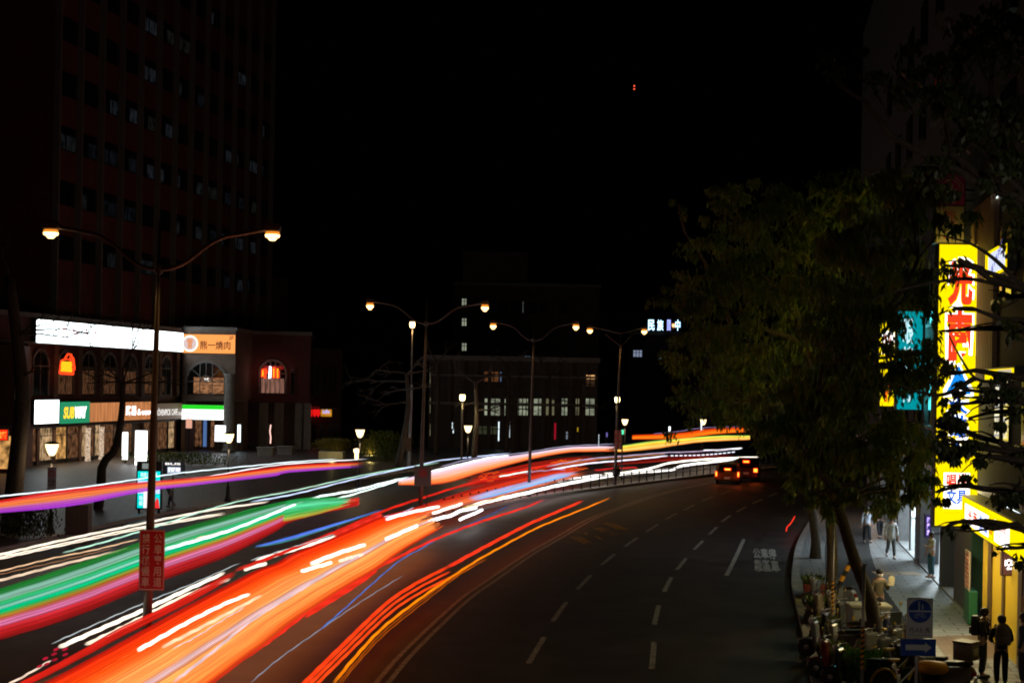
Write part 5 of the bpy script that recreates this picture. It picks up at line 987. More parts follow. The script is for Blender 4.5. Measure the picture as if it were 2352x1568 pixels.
shrub('round dark bush at the left edge of the pavement', 60, 1220, 60, 2.4, 1.6, 1500, 45, LEAF2); shrub('grassy green plant at the foot of the near striped pole', 1996, 1560, 33, .9, .7, 700, 46, leafmat('grass_green', (.04, .12, .01), (.08, .2, .02), .3)); shrub('spiky plants beside the public bicycles', 2040, 1500, 35, .9, .5, 400, 47, LEAF)
#@@STREET
# bus stop light box, information display, no-entry board, bins
cpos = GD(346, 72, .13); F = frame(cpos, (1, .05)); t = thing('advert_lightbox', 'turquoise lit advertising panel behind the nearest lamp post at the left', 'advert panel', F)
zc = A(346, 1124, 72).z-.13; a, h = .56, .93
obj('case', MB().box(-a-.08, a+.08, zc-h-.08, zc+h+.5, -.25, -.02), M_DARK, t, bevel=.03); obj('lit_face', MB().box(-a, a, zc-h, zc+h, -.02, 0), glow('turquoise_poster', (.0, .62, .62), 1.3), t)
obj('poster_sky', MB().box(-a, a, zc-.2, zc+.45, .001, .006), glow('poster_lilac', (.55, .62, .95), 1.3), t); obj('poster_figure', MB().prism([(-.25, zc-h), (.1, zc-h), (.25, zc-.3), (.2, zc+.2), (.05, zc+.35), (-.15, zc+.3), (-.25, zc-.1)], .007, .012), glow('poster_skin', (.95, .75, .75), 1.3), t)
obj('poster_corner', MB().prism([(.25, zc-h), (a, zc-h), (a-.05, zc-.5), (.4, zc-.4)], .007, .012), glow('poster_red', (.8, .03, .03), 1.2), t); obj('header', MB().box(-.35, .3, zc+h+.12, zc+h+.4, -.019, .0), glow('poster_header', (.35, .4, .38), .6), t)
text('捷運公車轉乘', 'lettering', glow('poster_white', (.9, 1, 1), 1.4, False), t, 0, zc+.76, a*1.5, .2, z=.003); text('站\n前', 'lettering', glow('poster_white', (.9, 1, 1), 1.4, False), t, -.38, zc-.55, .18, .5, z=.003)
for u in (-.5, .5): obj('leg', MB().box(u-.05, u+.05, 0, zc-h-.08, -.2, -.1), M_DARK, t)
c = A(397, 1078, 74); F = frame(c, (1, 0)); t = thing('bus_display', 'white pixel bus information display beside the turquoise panel', 'display', F)
obj('case', MB().box(-.62, .62, -.28, .42, -.15, -.01), mat('display_case', (.15, .2, .3), .5), t); obj('screen', MB().box(-.28, .4, -.2, .14, -.01, 0), glow('display_glow', (.55, .6, .75), .9), t); text('307 660', 'lettering', glow('poster_white', (.9, 1, 1), 1.4, False), t, -.1, .0, .3, .24, z=.003, bold=.04); text('進站中', 'lettering', glow('display_pink', (1, .85, .95), 2, False), t, .22, .0, .3, .2, z=.003, bold=.04); text('BUS', 'lettering', wl2, t, 0, .3, .8, .12, z=.0, bold=.03)
obj('post', MB().box(-.04, .04, -c.z+.13, -.28, -.1, -.04), M_STEEL, t)
c = A(119, 1095, 61); F = frame(c, (1, 0)); t = thing('prohibition_sign', 'white board with a red no bicycle ring under the leftmost lantern', 'sign', F)
obj('board', MB().box(-.19, .19, -.6, .42, -.03, 0), mat('sign_board_white', (.5, .5, .5), .5), t); mb = MB(); mb.tube([(.13*math.cos(R(q)), .15+.13*math.sin(R(q)), .01) for q in range(0, 361, 15)], .018, 6); mb.tube([(-.09, .24, .01), (.09, .06, .01)], .015, 6); obj('ring', mb, mat('prohibit_red', (.5, .02, .02), .5), t)
text('禁止騎乘\n自行車', 'lettering', mat('sign_ink', (.05, .05, .06), .6), t, 0, -.25, .3, .3, z=.002); obj('pole', MB().box(-.03, .03, -c.z+.13, .4, -.09, -.03), M_DARK, t)
t = thing('utility_cabinet', 'short brown cabinet on the plaza pavement left of the turquoise panel', 'cabinet', GD(186, 62, .13)); obj('body', MB().box(-.5, .5, -.3, .3, 0, 1.3), mat('brown_cabinet', (.12, .08, .06), .7), t, bevel=.03); obj('door', MB().box(-.42, .42, -.33, -.302, .1, 1.2), mat('brown_door2', (.15, .10, .08), .7), t)
# grey roadside cabinet
cb = GD(2010, 38, .13); t = thing('roadside_cabinet', 'light grey roadside cabinet with a cream lid beside the leaning tree', 'cabinet', cb)
cg = mat('cabinet_grey', (.30, .32, .33), .55, noise=.1, nscale=4); obj('body', MB().box(-.5, .52, 0, .55, 0, 1.05), cg, t, bevel=.02); obj('lid', MB().box(-.56, .56, -.05, .6, 1.051, 1.15), mat('cream_lid', (.36, .34, .22), .5), t, bevel=.03)
obj('door', MB().box(-.46, .47, -.025, -.001, .08, .98), cg, t); obj('sticker', MB().box(-.50, -.44, -.04, -.027, .5, .85), mat('yellow_sticker', (.6, .4, .01), .5), t); obj('handle', MB().box(.05, .16, -.05, -.027, .3, .5), M_BLACK, t)
# pedestrian sign
F = frame(GD(2119, 26, .13), (1, 0)); t = thing('pedestrian_sign', 'white board with a round blue walking and cycling mark above a blue arrow plate', 'sign', F); z1 = 7-.13+A(0, 0, 1).z*0
vy = lambda py: A(2122, py, 26).z-.13
mb = MB(); mb.tube([(0, 0, -.06), (0, vy(1372)+.0, -.06)], .03, 10); obj('pole', mb, M_STEEL, t, smooth=True)
wb = mat('board_white', (.45, .44, .45), .45); bl = mat('sign_blue', (.01, .05, .28), .4); wt = mat('sign_white', (.45, .47, .5), .5)
w2 = 30*26/FPX; v0, v1 = vy(1465), vy(1373); cx = .03; mb = MB(); mb.prism([(cx-w2+.02, v0), (cx+w2-.02, v0), (cx+w2, v0+.02), (cx+w2, v1-.02), (cx+w2-.02, v1), (cx-w2+.02, v1), (cx-w2, v1-.02), (cx-w2, v0+.02)], -.03, -.01); obj('board', mb, wb, t)
cy = vy(1403); rr = 26.5*26/FPX; mb = MB(); mb.lathe([(rr, 0), (rr, .004)], (0, 0, 0), 36); obj('blue_disc', mb, bl, t, M=Matrix.Translation((cx, cy, -.009)))
mb = MB(); mb.box(cx-rr*.97, cx+rr*.97, cy-.012, cy+.012, -.004, .0)
for ox, s_ in ((-.02, 1), (.045, .7)): mb.lathe([(.001, 0), (.018*s_, 0), (.018*s_, .003), (.001, .003)], (cx+ox, cy+.03+.125*s_, -.004), 10); mb.box(cx+ox-.016*s_, cx+ox+.016*s_, cy+.03+.05*s_, cy+.03+.105*s_, -.004, 0); mb.box(cx+ox-.013*s_, cx+ox-.003*s_, cy+.02, cy+.03+.05*s_, -.004, 0); mb.box(cx+ox+.003*s_, cx+ox+.013*s_, cy+.02, cy+.03+.05*s_, -.004, 0)
for ox in (-.065, .065): mb.tube([(cx+ox+.035*math.cos(R(q)), cy-.085+.035*math.sin(R(q)), -.003) for q in range(0, 361, 20)], .004, 5)
mb.tube([(cx-.065, cy-.085, -.003), (cx-.03, cy-.045, -.003), (cx+.035, cy-.045, -.003), (cx+.065, cy-.085, -.003), (cx, cy-.088, -.003), (cx-.03, cy-.045, -.003)], .004, 5); mb.tube([(cx+.035, cy-.045, -.003), (cx+.03, cy-.028, -.003), (cx+.05, cy-.026, -.003)], .004, 5); obj('symbols', mb, wt, t)
text('行人優先', 'lettering', mat('sign_ink', (.05, .05, .06), .6), t, cx, vy(1446), w2*1.65, .10, z=-.009, bold=.02, thick=.003); text('Pedestrian Priority', 'lettering', mat('sign_ink', (.05, .05, .06), .6), t, cx, vy(1458), w2*1.65, .03, z=-.009, thick=.003)
a0, a1, b0_, b1_ = -39*26/FPX, 42*26/FPX, vy(1505.5), vy(1467); obj('arrow_plate', MB().box(a0, a1, b0_, b1_, -.035, -.012), bl, t); m_ = (b0_+b1_)/2
obj('arrow', MB().prism([(a0+.09, m_-.05), (a1-.2, m_-.05), (a1-.2, m_-.095), (a1-.08, m_), (a1-.2, m_+.095), (a1-.2, m_+.05), (a0+.09, m_+.05)], -.011, -.006), wt, t)
# striped poles
def striped(label, px, d, ytop, ys, ye, r, lean=0):
    b0 = GD(px, d, .13); t = thing('striped_pole', label, 'pole', b0); zt = A(px, ytop, d).z-.13; za, zb_ = A(px, ye, d).z-.13, A(px, ys, d).z-.13; mb = MB(); mb.tube([(0, 0, 0), (0, 0, zt)], r, 12); obj('pole', mb, M_STEEL, t, smooth=True)
    sy, sk = MB(), MB(); n = 8; N_ = 16
    for j in range(N_):
        g0, g1 = 2*math.pi*j/N_, 2*math.pi*(j+1)/N_
        for k in range(n):
            for s_, M_ in ((0, sy), (.5, sk)):
                h = (zb_-za)/n; zo = za+(k+s_)*h; tw = lambda g: (g/(2*math.pi))*h
                z00, z01 = zo+tw(g0)-h*.5, zo+tw(g1)-h*.5; rr_ = r+.003; P = lambda g, z: (rr_*math.cos(g), rr_*math.sin(g), min(max(z, za), zb_))
                if z00 > zb_ or z01+h/2 < za: continue
                M_.quad(P(g0, z00), P(g1, z01), P(g1, z01+h*.5), P(g0, z00+h*.5))
    obj('yellow_stripes', sy, mat('hazard_yellow', (.75, .34, .01), .45), t); obj('black_stripes', sk, M_BLACK, t); obj('cap', MB().box(-r*1.3, r*1.3, -r*1.3, r*1.3, zt, zt+.04), M_STEEL, t); return t
striped('near grey pole with yellow and black stripes in front of the cabinet', 1992, 30, 1298, 1438, 1536, .036)
striped('farther thin pole with yellow and black stripes among the parked scooters', 1921, 41.5, 1190, 1333, 1412, .035)
t = thing('bracing_bar', 'slanting yellow and black bar behind the farther striped pole', 'bar', GD(1925, 44, .13)); Pq = [A(1925, 1345, 44)-GD(1925, 44, .13), A(1962, 1275, 44)-GD(1925, 44, .13)]
mb = MB(); mb.tube([Vector((0, 0, 0)), Pq[0]], .04, 8); obj('foot', mb, M_DARK, t)
for i in range(6): mb = MB(); mb.tube([Pq[0].lerp(Pq[1], i/6), Pq[0].lerp(Pq[1], (i+1)/6)], .07, 8); obj('bar_segment', mb, mat('hazard_yellow', (.75, .34, .01), .45) if i % 2 else M_BLACK, t)
# maroon planters along the kerb
pm = mat('maroon_planter', (.16, .02, .02), .6); proto = None
for i, (x, y) in enumerate(((1878, 1425), (1897, 1478), (1920, 1545), (1868, 1370))):
    g = G(x, y, .13); M = frame(g, (.17, 1)) @ Matrix.Rotation(-math.pi/2, 4, 'X')
    t = thing('planter', ('maroon kerbside planter, second from the nearest', 'maroon kerbside planter, nearest but one below the striped pole', 'nearest maroon kerbside planter at the bottom of the view', 'farthest maroon kerbside planter')[i] if i != 0 else 'maroon kerbside planter beside the farther striped pole', 'planter', M, 'maroon planters along the kerb')
    mb = MB(); mb.prism([(-.28, 0), (.28, 0), (.36, .5), (-.36, .5)], -.75, .75, axes='yzx'); obj('box', mb, pm, t, bevel=.03); mb = MB(); rp_ = random.Random(i)
    for _ in range(260): p = Vector((rp_.uniform(-.7, .7), rp_.uniform(-.3, .3), .48)); u_ = Vector((rp_.gauss(0, .5), rp_.gauss(0, .5), 1)).normalized()*rp_.uniform(.1, .35); a_ = rp_.uniform(0, 6.3); q = Vector((math.cos(a_), math.sin(a_), 0))*.03; mb.quad(p, p+u_*.5+q, p+u_, p+u_*.5-q)
    obj('plants', mb, LEAF, t)
# scooters
def scooter(label, g, ang, body, seat=M_BLACK, screen=False, grp='scooters parked between the trees'):
    t = thing('scooter', label, 'scooter', Matrix.Translation(g) @ Matrix.Rotation(ang, 4, 'Z'), grp)
    for x in (-.62, .62):
        mb = MB(); mb.lathe([(.13, -.05), (.2, -.055), (.24, -.03), (.25, 0), (.24, .03), (.2, .055), (.13, .05)], (x, 0, .25), 18, axis='y'); w_ = obj('wheel', mb, M_BLACK, t, smooth=True); mb = MB(); mb.lathe([(.03, -.06), (.13, -.03), (.13, .03), (.03, .06)], (x, 0, .25), 12, axis='y'); obj('rim', mb, M_STEEL, w_)
    mb = MB(); mb.prism([(-.85, .42), (-.7, .3), (-.3, .22), (.3, .2), (.38, .26), (-.1, .3), (-.22, .62), (-.82, .72), (-.92, .62)], -.14, .14, axes='xzy'); obj('body', mb, body, t, bevel=.05)
    mb = MB(); mb.prism([(.3, .22), (.4, .24), (.52, .85), (.44, .95), (.36, .9)], -.2, .2, axes='xzy'); obj('front_shield', mb, body, t, bevel=.05)
    mb = MB(); mb.prism([(.42, .48), (.6, .52), (.85, .44), (.86, .4), (.6, .47), (.44, .42)], -.08, .08, axes='xzy'); obj('mudguard', mb, body, t, bevel=.02)
    mb = MB(); mb.prism([(-.86, .73), (-.25, .66), (-.15, .72), (-.3, .78), (-.6, .8), (-.86, .84)], -.13, .13, axes='xzy'); obj('seat', mb, seat, t, bevel=.04)
    mb = MB(); mb.tube([(.62, 0, .25), (.45, 0, .95)], .03, 8); mb.tube([(.36, -.33, 1.0), (.44, -.12, 1.0), (.44, .12, 1.0), (.36, .33, 1.0)], .022, 8); obj('handlebar', mb, M_DARK, t)
    mb = MB(); mb.lathe([(.04, 0), (.09, .03), (.1, .1), (.06, .14)], (.44, 0, .93), 12, axis='x'); obj('headlight', mb, mat('clear_lens', (.5, .5, .52), .1, spec=.8), t, smooth=True)
    for y in (-.27, .27): mb = MB(); mb.tube([(.4, y, 1.0), (.42, y*1.15, 1.2)], .008, 5); mb.lathe([(.02, -.01), (.055, 0), (.02, .01)], (.42, y*1.2, 1.24), 10, axis='x'); obj('mirror', mb, mat('mirror', (.6, .6, .62), .05, 1), t)
    mb = MB(); mb.box(-.95, -.9, -.07, .07, .52, .6); obj('tail_light', mb, mat('red_lens', (.3, .01, .01), .2), t); mb = MB(); mb.box(-.97, -.95, -.09, .09, .35, .48); obj('plate', mb, M_WHITE, t)
    if screen: mb = MB(); mb.prism([(.46, .98), (.4, 1.35), (.42, 1.35), (.49, .98)], -.17, .17, axes='xzy'); obj('windscreen', mb, mat('clear_screen', (.06, .065, .065), .1), t)
    return t
sm = {k: mat('scooter_'+k, c, .25, spec=.6) for k, c in (('cream', (.16, .13, .09)), ('black', (.02, .02, .022)), ('silver', (.16, .17, .18)), ('white', (.3, .3, .29)), ('navy', (.02, .03, .10)), ('wine', (.15, .015, .02)))}
for x, y, a_, c_, s_, lb in ((1912, 1440, 2.6, 'cream', 1, 'cream scooter behind the farther striped pole, nearest to the kerb tree'), (1940, 1438, 2.5, 'cream', 0, 'cream scooter squeezed between the tree trunks'), (1932, 1490, 2.7, 'black', 0, 'black scooter left of the grey cabinet'), (1950, 1520, 2.6, 'white', 0, 'white scooter at the foot of the leaning tree'), (1935, 1562, 2.7, 'wine', 1, 'wine red scooter nearest to the kerb at the bottom'),
    (1900, 1400, 2.5, 'silver', 0, 'silver scooter farthest along the kerb strip'), (1962, 1462, 2.5, 'black', 1, 'black scooter with a windscreen pressed against the cabinet'), (1908, 1512, 2.7, 'silver', 0, 'silver scooter by the maroon planters at the kerb'), (1968, 1585, 2.6, 'black', 0, 'black scooter at the bottom edge left of the striped pole'), (2025, 1545, 2.0, 'white', 0, 'white scooter in front of the public bicycles'),
    (2064, 1500, 1.9, 'navy', 0, 'navy scooter right of the grey cabinet'), (2082, 1536, 2.0, 'silver', 1, 'silver scooter with a windscreen right of the cabinet'), (2100, 1575, 2.2, 'black', 0, 'black scooter under the blue arrow plate'), (2060, 1560, 2.1, 'silver', 0, 'silver scooter below the cabinet'), (2148, 1590, 2.4, 'cream', 1, 'pale scooter with a rear box right of the sign pole')):
    scooter(lb, G(x, y, .13), a_, sm[c_], screen=s_)
g = G(2148, 1590, .13); M = Matrix.Translation(g) @ Matrix.Rotation(2.4, 4, 'Z'); t = thing('top_box', 'pale grey square box strapped on the scooter right of the sign pole', 'box', M @ Matrix.Translation((-.72, 0, .86))); obj('shell', MB().box(-.22, .22, -.22, .22, 0, .38), mat('box_grey', (.22, .22, .22), .5), t, bevel=.03); obj('lid', MB().box(-.23, .23, -.23, .23, .385, .43), mat('box_grey', (.22, .22, .22), .5), t, bevel=.01); obj('label_patch', MB().box(-.236, -.221, -.1, .1, .12, .28), M_WHITE, t)
# public bicycles
def bicycle(label, g, ang):
    t = thing('public_bicycle', label, 'bicycle', Matrix.Translation(g) @ Matrix.Rotation(ang, 4, 'Z'), 'public bicycles with yellow mudguards'); yw = mat('bike_yellow', (.7, .45, .03), .4)
    for x in (-.5, .5):
        mb = MB(); mb.tube([(x+.3*math.cos(R(q)), 0, .32+.3*math.sin(R(q))) for q in range(0, 361, 15)], .02, 6, cap=False); w_ = obj('wheel', mb, M_BLACK, t); mb = MB()
        for q in range(0, 180, 30): mb.tube([(x-.29*math.cos(R(q)), 0, .32-.29*math.sin(R(q))), (x+.29*math.cos(R(q)), 0, .32+.29*math.sin(R(q)))], .003, 4)
        obj('spokes', mb, M_STEEL, w_); mb = MB(); mb.tube([(x+.34*math.cos(R(q)), 0, .32+.34*math.sin(R(q))) for q in range(20, 171, 15)], .03, 6); obj('mudguard', mb, yw, t)
    mb = MB(); mb.tube([(-.5, 0, .32), (-.1, 0, .3), (.42, 0, .72), (.5, 0, .32)], .022, 6); mb.tube([(-.1, 0, .3), (-.22, 0, .82)], .02, 6); mb.tube([(.42, 0, .72), (.38, 0, 1.0)], .018, 6); obj('frame', mb, M_WHITE, t)
    mb = MB(); mb.tube([(.28, -.27, 1.0), (.38, 0, 1.02), (.28, .27, 1.0)], .014, 6); obj('handlebar', mb, M_DARK, t); mb = MB(); mb.prism([(-.36, -.1), (-.36, .1), (-.22, .08), (-.08, .02), (-.08, -.02), (-.22, -.08)], .82, .88); obj('saddle', mb, mat('saddle_yellow', (.55, .35, .03), .5), t, bevel=.02)
    mb = MB(); mb.box(.45, .75, -.15, .15, .68, .7); mb.box(.45, .47, -.15, .15, .7, .9); mb.box(.74, .76, -.17, .17, .7, .92); mb.box(.47, .74, -.16, -.15, .7, .9); mb.box(.47, .74, .15, .16, .7, .9); obj('basket', mb, M_STEEL, t)
for i, (x, y) in enumerate(((2042, 1520), (2050, 1545), (2060, 1572), (2072, 1600))): bicycle('public bicycle with yellow mudguards, '+('farthest', 'second from the far end', 'third from the far end', 'nearest')[i]+' of the row of four', G(x, y, .13), .35)
t = thing('cone_cover', 'orange yellow covered seat at the bottom edge right of the sign pole', 'seat cover', G(2140, 1615, .13)); mb = MB(); mb.lathe([(.02, .95), (.3, .9), (.36, .78), (.3, .7), (.04, .68)], n=16); obj('cover', mb, mat('orange_cover', (.75, .32, .02), .5), t, smooth=True); mb = MB(); mb.tube([(0, 0, 0), (0, 0, .7)], .03, 8); obj('stem', mb, M_DARK, t)
# floor plates on the walkway
for i, (x0, x1) in enumerate(((2015, 2050), (2072, 2103))):
    p0, p1 = G(x0, 1319, .137), G(x1, 1313, .137); o = obj('tactile_plate', MB().box(p0.x, p1.x, p0.y, p0.y+.9, .131, .137), mat('plate_tan', (.35, .25, .15), .4)); tag(o, 'pale rectangular plate let into the walkway, '+('left' if i == 0 else 'right')+' one of two', 'floor plate')
o = obj('manhole_cover', MB().box(*(lambda p: (p.x-.5, p.x+.5, p.y-.3, p.y+.3))(G(2225, 1527, .137)), .131, .137), mat('cover_brown', (.06, .045, .035), .5)); tag(o, 'dark rectangular manhole cover beside the two standing people', 'manhole cover')
#@@CARS
def car(label, px, py, head, body, tw, suv=False, taxi=False):
    g = G(px, py, .0); t = thing('stopped_car', label, 'car', Matrix.Translation(g) @ Matrix.Rotation(head, 4, 'Z')); W_, H_ = .88, 1.0 if suv else .86; top = 1.72 if suv else 1.46
    mb = MB(); mb.prism([(0, .28), (0, H_*.95), (.1, H_), (4.2, H_-.1), (4.5, .7), (4.55, .3), (4.3, .22), (.2, .22)], -W_, W_, axes='yzx'); bd = obj('body', mb, body, t, bevel=.08)
    mb = MB(); s0 = .08 if suv else .35; b0 = len(mb.v)
    mb.v += [(x, y, z) for x, y, z in ((-W_+.05, s0, H_-.01), (W_-.05, s0, H_-.01), (W_-.05, 3.3, H_-.05), (-W_+.05, 3.3, H_-.05), (-W_+.2, s0+.35, top), (W_-.2, s0+.35, top), (W_-.2, 2.4, top), (-W_+.2, 2.4, top))]; mb.f += [(0, 1, 2, 3), (4, 5, 6, 7), (0, 1, 5, 4), (1, 2, 6, 5), (2, 3, 7, 6), (3, 0, 4, 7)]; obj('cabin', mb, body, t, bevel=.05)
    mb = MB(); mb.v = [(-W_+.2, s0+.03, H_+.06), (W_-.2, s0+.03, H_+.06), (W_-.3, s0+.3, top-.08), (-W_+.3, s0+.3, top-.08)]; mb.v += [(x, y-.03, z) for x, y, z in mb.v]; mb.f = [(0, 1, 2, 3), (4, 5, 6, 7), (0, 1, 5, 4), (1, 2, 6, 5), (2, 3, 7, 6), (3, 0, 4, 7)]; obj('rear_window', mb, M_GLASS, t)
    mb = MB(); mb.box(-W_-.01, W_+.01, -.1, .12, .3, .52); obj('bumper', mb, body, t, bevel=.04)
    tl = glow('brake_light_core', (1, .34, .03), 3.2); tr = glow('brake_light_rim', (1, .02, .005), 1.6)
    for s_ in (-1, 1):
        x0, x1 = sorted((s_*(W_-.0), s_*(W_-tw))); zc = .88 if suv else .75; hh_ = .2 if not suv else .17
        o = obj('tail_light', MB().box(x0, x1, -.05, .03, zc-hh_, zc+hh_), tr, t, bevel=.02); obj('lit_lens', MB().box(x0+.04, x1-.04, -.062, -.052, zc-hh_+.05, zc+hh_-.05), tl, o)
    o = obj('high_brake_light', MB().box(-.26, .26, s0-.05, s0-.01, top-.3 if suv else H_+.14, top-.1 if suv else H_+.32), tr, t); z0 = (top-.26 if suv else H_+.17); obj('lit_lens', MB().box(-.2, .2, s0-.062, s0-.052, z0, z0+.1), tl, o)
    obj('plate', MB().box(-.2, .2, -.125, -.105, .4, .55) if not suv else MB().box(-.22, .22, -.07, -.052, .56, .74), M_WHITE, t)
    for x in (-W_+.12, W_-.12):
        for y in (.85, 3.6): mb = MB(); mb.lathe([(.2, -.11), (.31, -.11), (.33, -.06), (.33, .06), (.31, .11), (.2, .11)], (x, y, .33), 16, axis='x'); w_ = obj('wheel', mb, M_BLACK, t); mb = MB(); mb.lathe([(.03, -.115), (.2, -.112), (.2, .112), (.03, .115)], (x, y, .33), 12, axis='x'); obj('rim', mb, M_STEEL, w_)
    if taxi: obj('roof_sign', MB().box(-.3, .3, 1.2, 1.4, top+.002, top+.14), M_WHITE, t, bevel=.03)
    for s_ in (-1, 1): l = light('POINT', t, (s_*.7, -.35, .8), 5, (1, .06, .02), .1, name='brake_glow')
    return t
car('yellow taxi stopped with its brake lights on, left of the two cars', 1670, 1112, -.22, mat('taxi_yellow', (.13, .06, .005), .3), .17, taxi=True)
car('dark red car stopped with bright brake lights, partly behind the leaves', 1713, 1106, -.22, mat('dark_red_paint', (.06, .006, .008), .3), .34, suv=True)
#@@PEOPLE
def skin(name, V, E, Rr, root, m, parent, sub=1, loc=None):
    me = bpy.data.meshes.new(name); me.from_pydata([tuple(v) for v in V], E, []); o = bpy.data.objects.new(name, me); COL.objects.link(o)
    md = o.modifiers.new('s', 'SKIN'); md.use_smooth_shade = True
    for i, sv in enumerate(me.skin_vertices[0].data):
        r = Rr[i]; sv.radius = r if hasattr(r, '__len__') else (r, r); sv.use_root = (i == root)
    sb_ = o.modifiers.new('b', 'SUBSURF'); sb_.levels = sub; sb_.render_levels = sub
    dg = bpy.context.evaluated_depsgraph_get(); m2 = bpy.data.meshes.new_from_object(o.evaluated_get(dg)); bpy.data.objects.remove(o); bpy.data.meshes.remove(me)
    m2.materials.clear(); m2.materials.append(m); m2.name = name; return obj(name, m2, m, parent, smooth=True)
SKIN = mat('skin', (.42, .24, .17), .55)
def person(label, g, face, H=1.68, top=(.05, .05, .06), legs=(.03, .03, .04), hair=(.015, .012, .01), arms=None, stride=0, coat=0, mask=False, cap=False, bag=None, lean=0, hold=None, head_down=0, shoe=(.05, .05, .05), sleeves=True):
    """local +x is where the person faces, z up"""
    k = H/1.68; t = thing('person', label, 'person', Matrix.Translation(g) @ Matrix.Rotation(face, 4, 'Z') @ Matrix.Scale(k, 4))
    lx = lambda z: lean*(z-.9) if z > .9 else 0
    V = [(0, 0, .92), (lx(1.12), 0, 1.12), (lx(1.32), 0, 1.32), (lx(1.43), 0, 1.42), (lx(1.5)+head_down*.02, 0, 1.475), (lx(1.55)+.012+head_down*.05, 0, 1.54), (lx(1.6)+.018+head_down*.07, 0, 1.60), (lx(1.66)+.0+head_down*.05, 0, 1.655)]
    E = [(0, 1), (1, 2), (2, 3), (3, 4), (4, 5), (5, 6), (6, 7)]; Rr = [(.13, .155), (.10, .135), (.11, .16), (.07, .1), (.05, .05), (.075, .06), (.095, .075), (.065, .055)]
    def add(v, e, r): V.append(v); E.append((e, len(V)-1)); Rr.append(r); return len(V)-1
    arms = arms or [((.0, .24, 1.12), (.06, .25, .88)), ((.0, -.24, 1.12), (.06, -.25, .88))]; AR = []
    for s_, (el, wr) in zip((1, -1), arms):
        sh = add((lx(1.38), s_*.17, 1.385), 3, .055); e_ = add((el[0]+lx(el[2]), el[1], el[2]), sh, .043); w_ = add((wr[0]+lx(wr[2]), wr[1], wr[2]), e_, .028)
        dv = (Vector(V[w_])-Vector(V[e_])).normalized(); p = add(tuple(Vector(V[w_])+dv*.07), w_, (.034, .02)); sd = dv.cross(Vector((1, 0, 0)) if abs(dv.z) > .7 else Vector((0, 0, 1))).normalized(); nr = dv.cross(sd)
        for f_, (o_, l_) in enumerate(((-.024, .065), (-.008, .078), (.008, .074), (.024, .058))):
            a_ = Vector(V[p])+sd*o_+dv*.03; q = add(tuple(a_), p, .0095); add(tuple(a_+dv*l_*.8+nr*.02), q, .0075)
        th_ = add(tuple(Vector(V[w_])+dv*.03-sd*.035), w_, .011); add(tuple(Vector(V[w_])+dv*.075-sd*.055+nr*.01), th_, .009); AR.append((sh, e_, w_, p))
    LG = []
    for s_ in (1, -1):
        st = stride*s_; hp = add((0, s_*.09, .86), 0, .09); kn = add((.03+st*.16, s_*.095, .48), hp, .062); an = add((-.01+st*.34-(.12 if st < 0 else 0), s_*.095, .09+(.06 if st < 0 else 0)), kn, .04); to = add((V[an][0]+.15, s_*.1, .045), an, (.035, .045)); LG.append((hp, kn, an, to))
    skin('body', V, E, Rr, 0, SKIN, t)
    hd = Vector(V[6]); f = Vector((1, 0, 0))
    mb = MB(); mb.tube([hd+Vector((.085, 0, .02)), hd+Vector((.108, 0, -.02)), hd+Vector((.085, 0, -.03))], [.01, .015, .01], 6); obj('nose', mb, SKIN, t)
    for s_ in (-1, 1):
        mb = MB(); mb.lathe([(.003, -.004), (.013, .0), (.003, .006)], hd+Vector((.088, s_*.03, .01)), 8, axis='x'); obj('eye', mb, mat('eye_dark', (.02, .015, .01), .2), t); mb = MB(); mb.lathe([(.006, -.025), (.018, -.01), (.02, .015), (.008, .028)], hd+Vector((-.005, s_*.083, -.005)), 8); obj('ear', mb, SKIN, t)
    mb = MB(); mb.box(hd.x+.08, hd.x+.092, -.022, .022, hd.z-.062, hd.z-.054); obj('mouth', mb, mat('lips', (.3, .1, .09), .5), t)
    if mask: mb = MB(); mb.lathe([(.02, -.05), (.085, -.045), (.098, 0), (.085, .03), (.03, .035)], hd+Vector((.012, 0, -.04)), 14); obj('face_mask', mb, M_WHITE, t, smooth=True)
    HM = mat('hair_%.3f' % hair[0], hair, .5); mb = MB(); mb.lathe([(.07, -.10), (.098, -.04), (.104, .01), (.096, .055), (.06, .088), (.01, .097)], hd+Vector((-.022, 0, .02)), 16); obj('hair', mb, HM, t, smooth=True)
    if cap: mb = MB(); mb.lathe([(.106, .0), (.108, .04), (.085, .085), (.01, .1)], hd+Vector((-.012, 0, .035)), 16); mb.prism([(.07, -.07), (.17, -.05), (.17, .05), (.07, .07)], 0, .012, Matrix.Translation(hd+Vector((0, 0, .045)))); obj('cap', mb, M_BLACK, t)
    CT = mat('cloth_%02d%02d%02d' % tuple(int(c*99) for c in top), top, .9, noise=.15, nscale=9); idx = [0, 1, 2, 3]; vv = [V[i] for i in idx]; ee = [(0, 1), (1, 2), (2, 3)]; rr2 = [(.15, .178), (.125, .16), (.135, .19), (.085, .12)]
    vv[0] = (0, 0, .90)
    if sleeves:
        for sh, e_, w_, p in AR:
            b_ = len(vv); vv += [V[sh], V[e_], tuple(Vector(V[w_])*.96+Vector(V[e_])*.04)]; ee += [(3, b_), (b_, b_+1), (b_+1, b_+2)]; rr2 += [.072, .058, .044]
    else:
        for sh, e_, w_, p in AR: b_ = len(vv); vv += [V[sh], tuple(Vector(V[sh]).lerp(Vector(V[e_]), .75))]; ee += [(3, b_), (b_, b_+1)]; rr2 += [.07, .056]
    if coat: vv.append((0, 0, .92-coat)); ee.append((0, len(vv)-1)); rr2.append((.17, .2))
    skin('jacket', vv, ee, rr2, 1, CT, t)
    LT = mat('trousers_%02d%02d%02d' % tuple(int(c*99) for c in legs), legs, .9, noise=.12, nscale=9); vv = [(0, 0, .97), (0, 0, .9)]; ee = [(0, 1)]; rr2 = [(.125, .15), (.14, .165)]
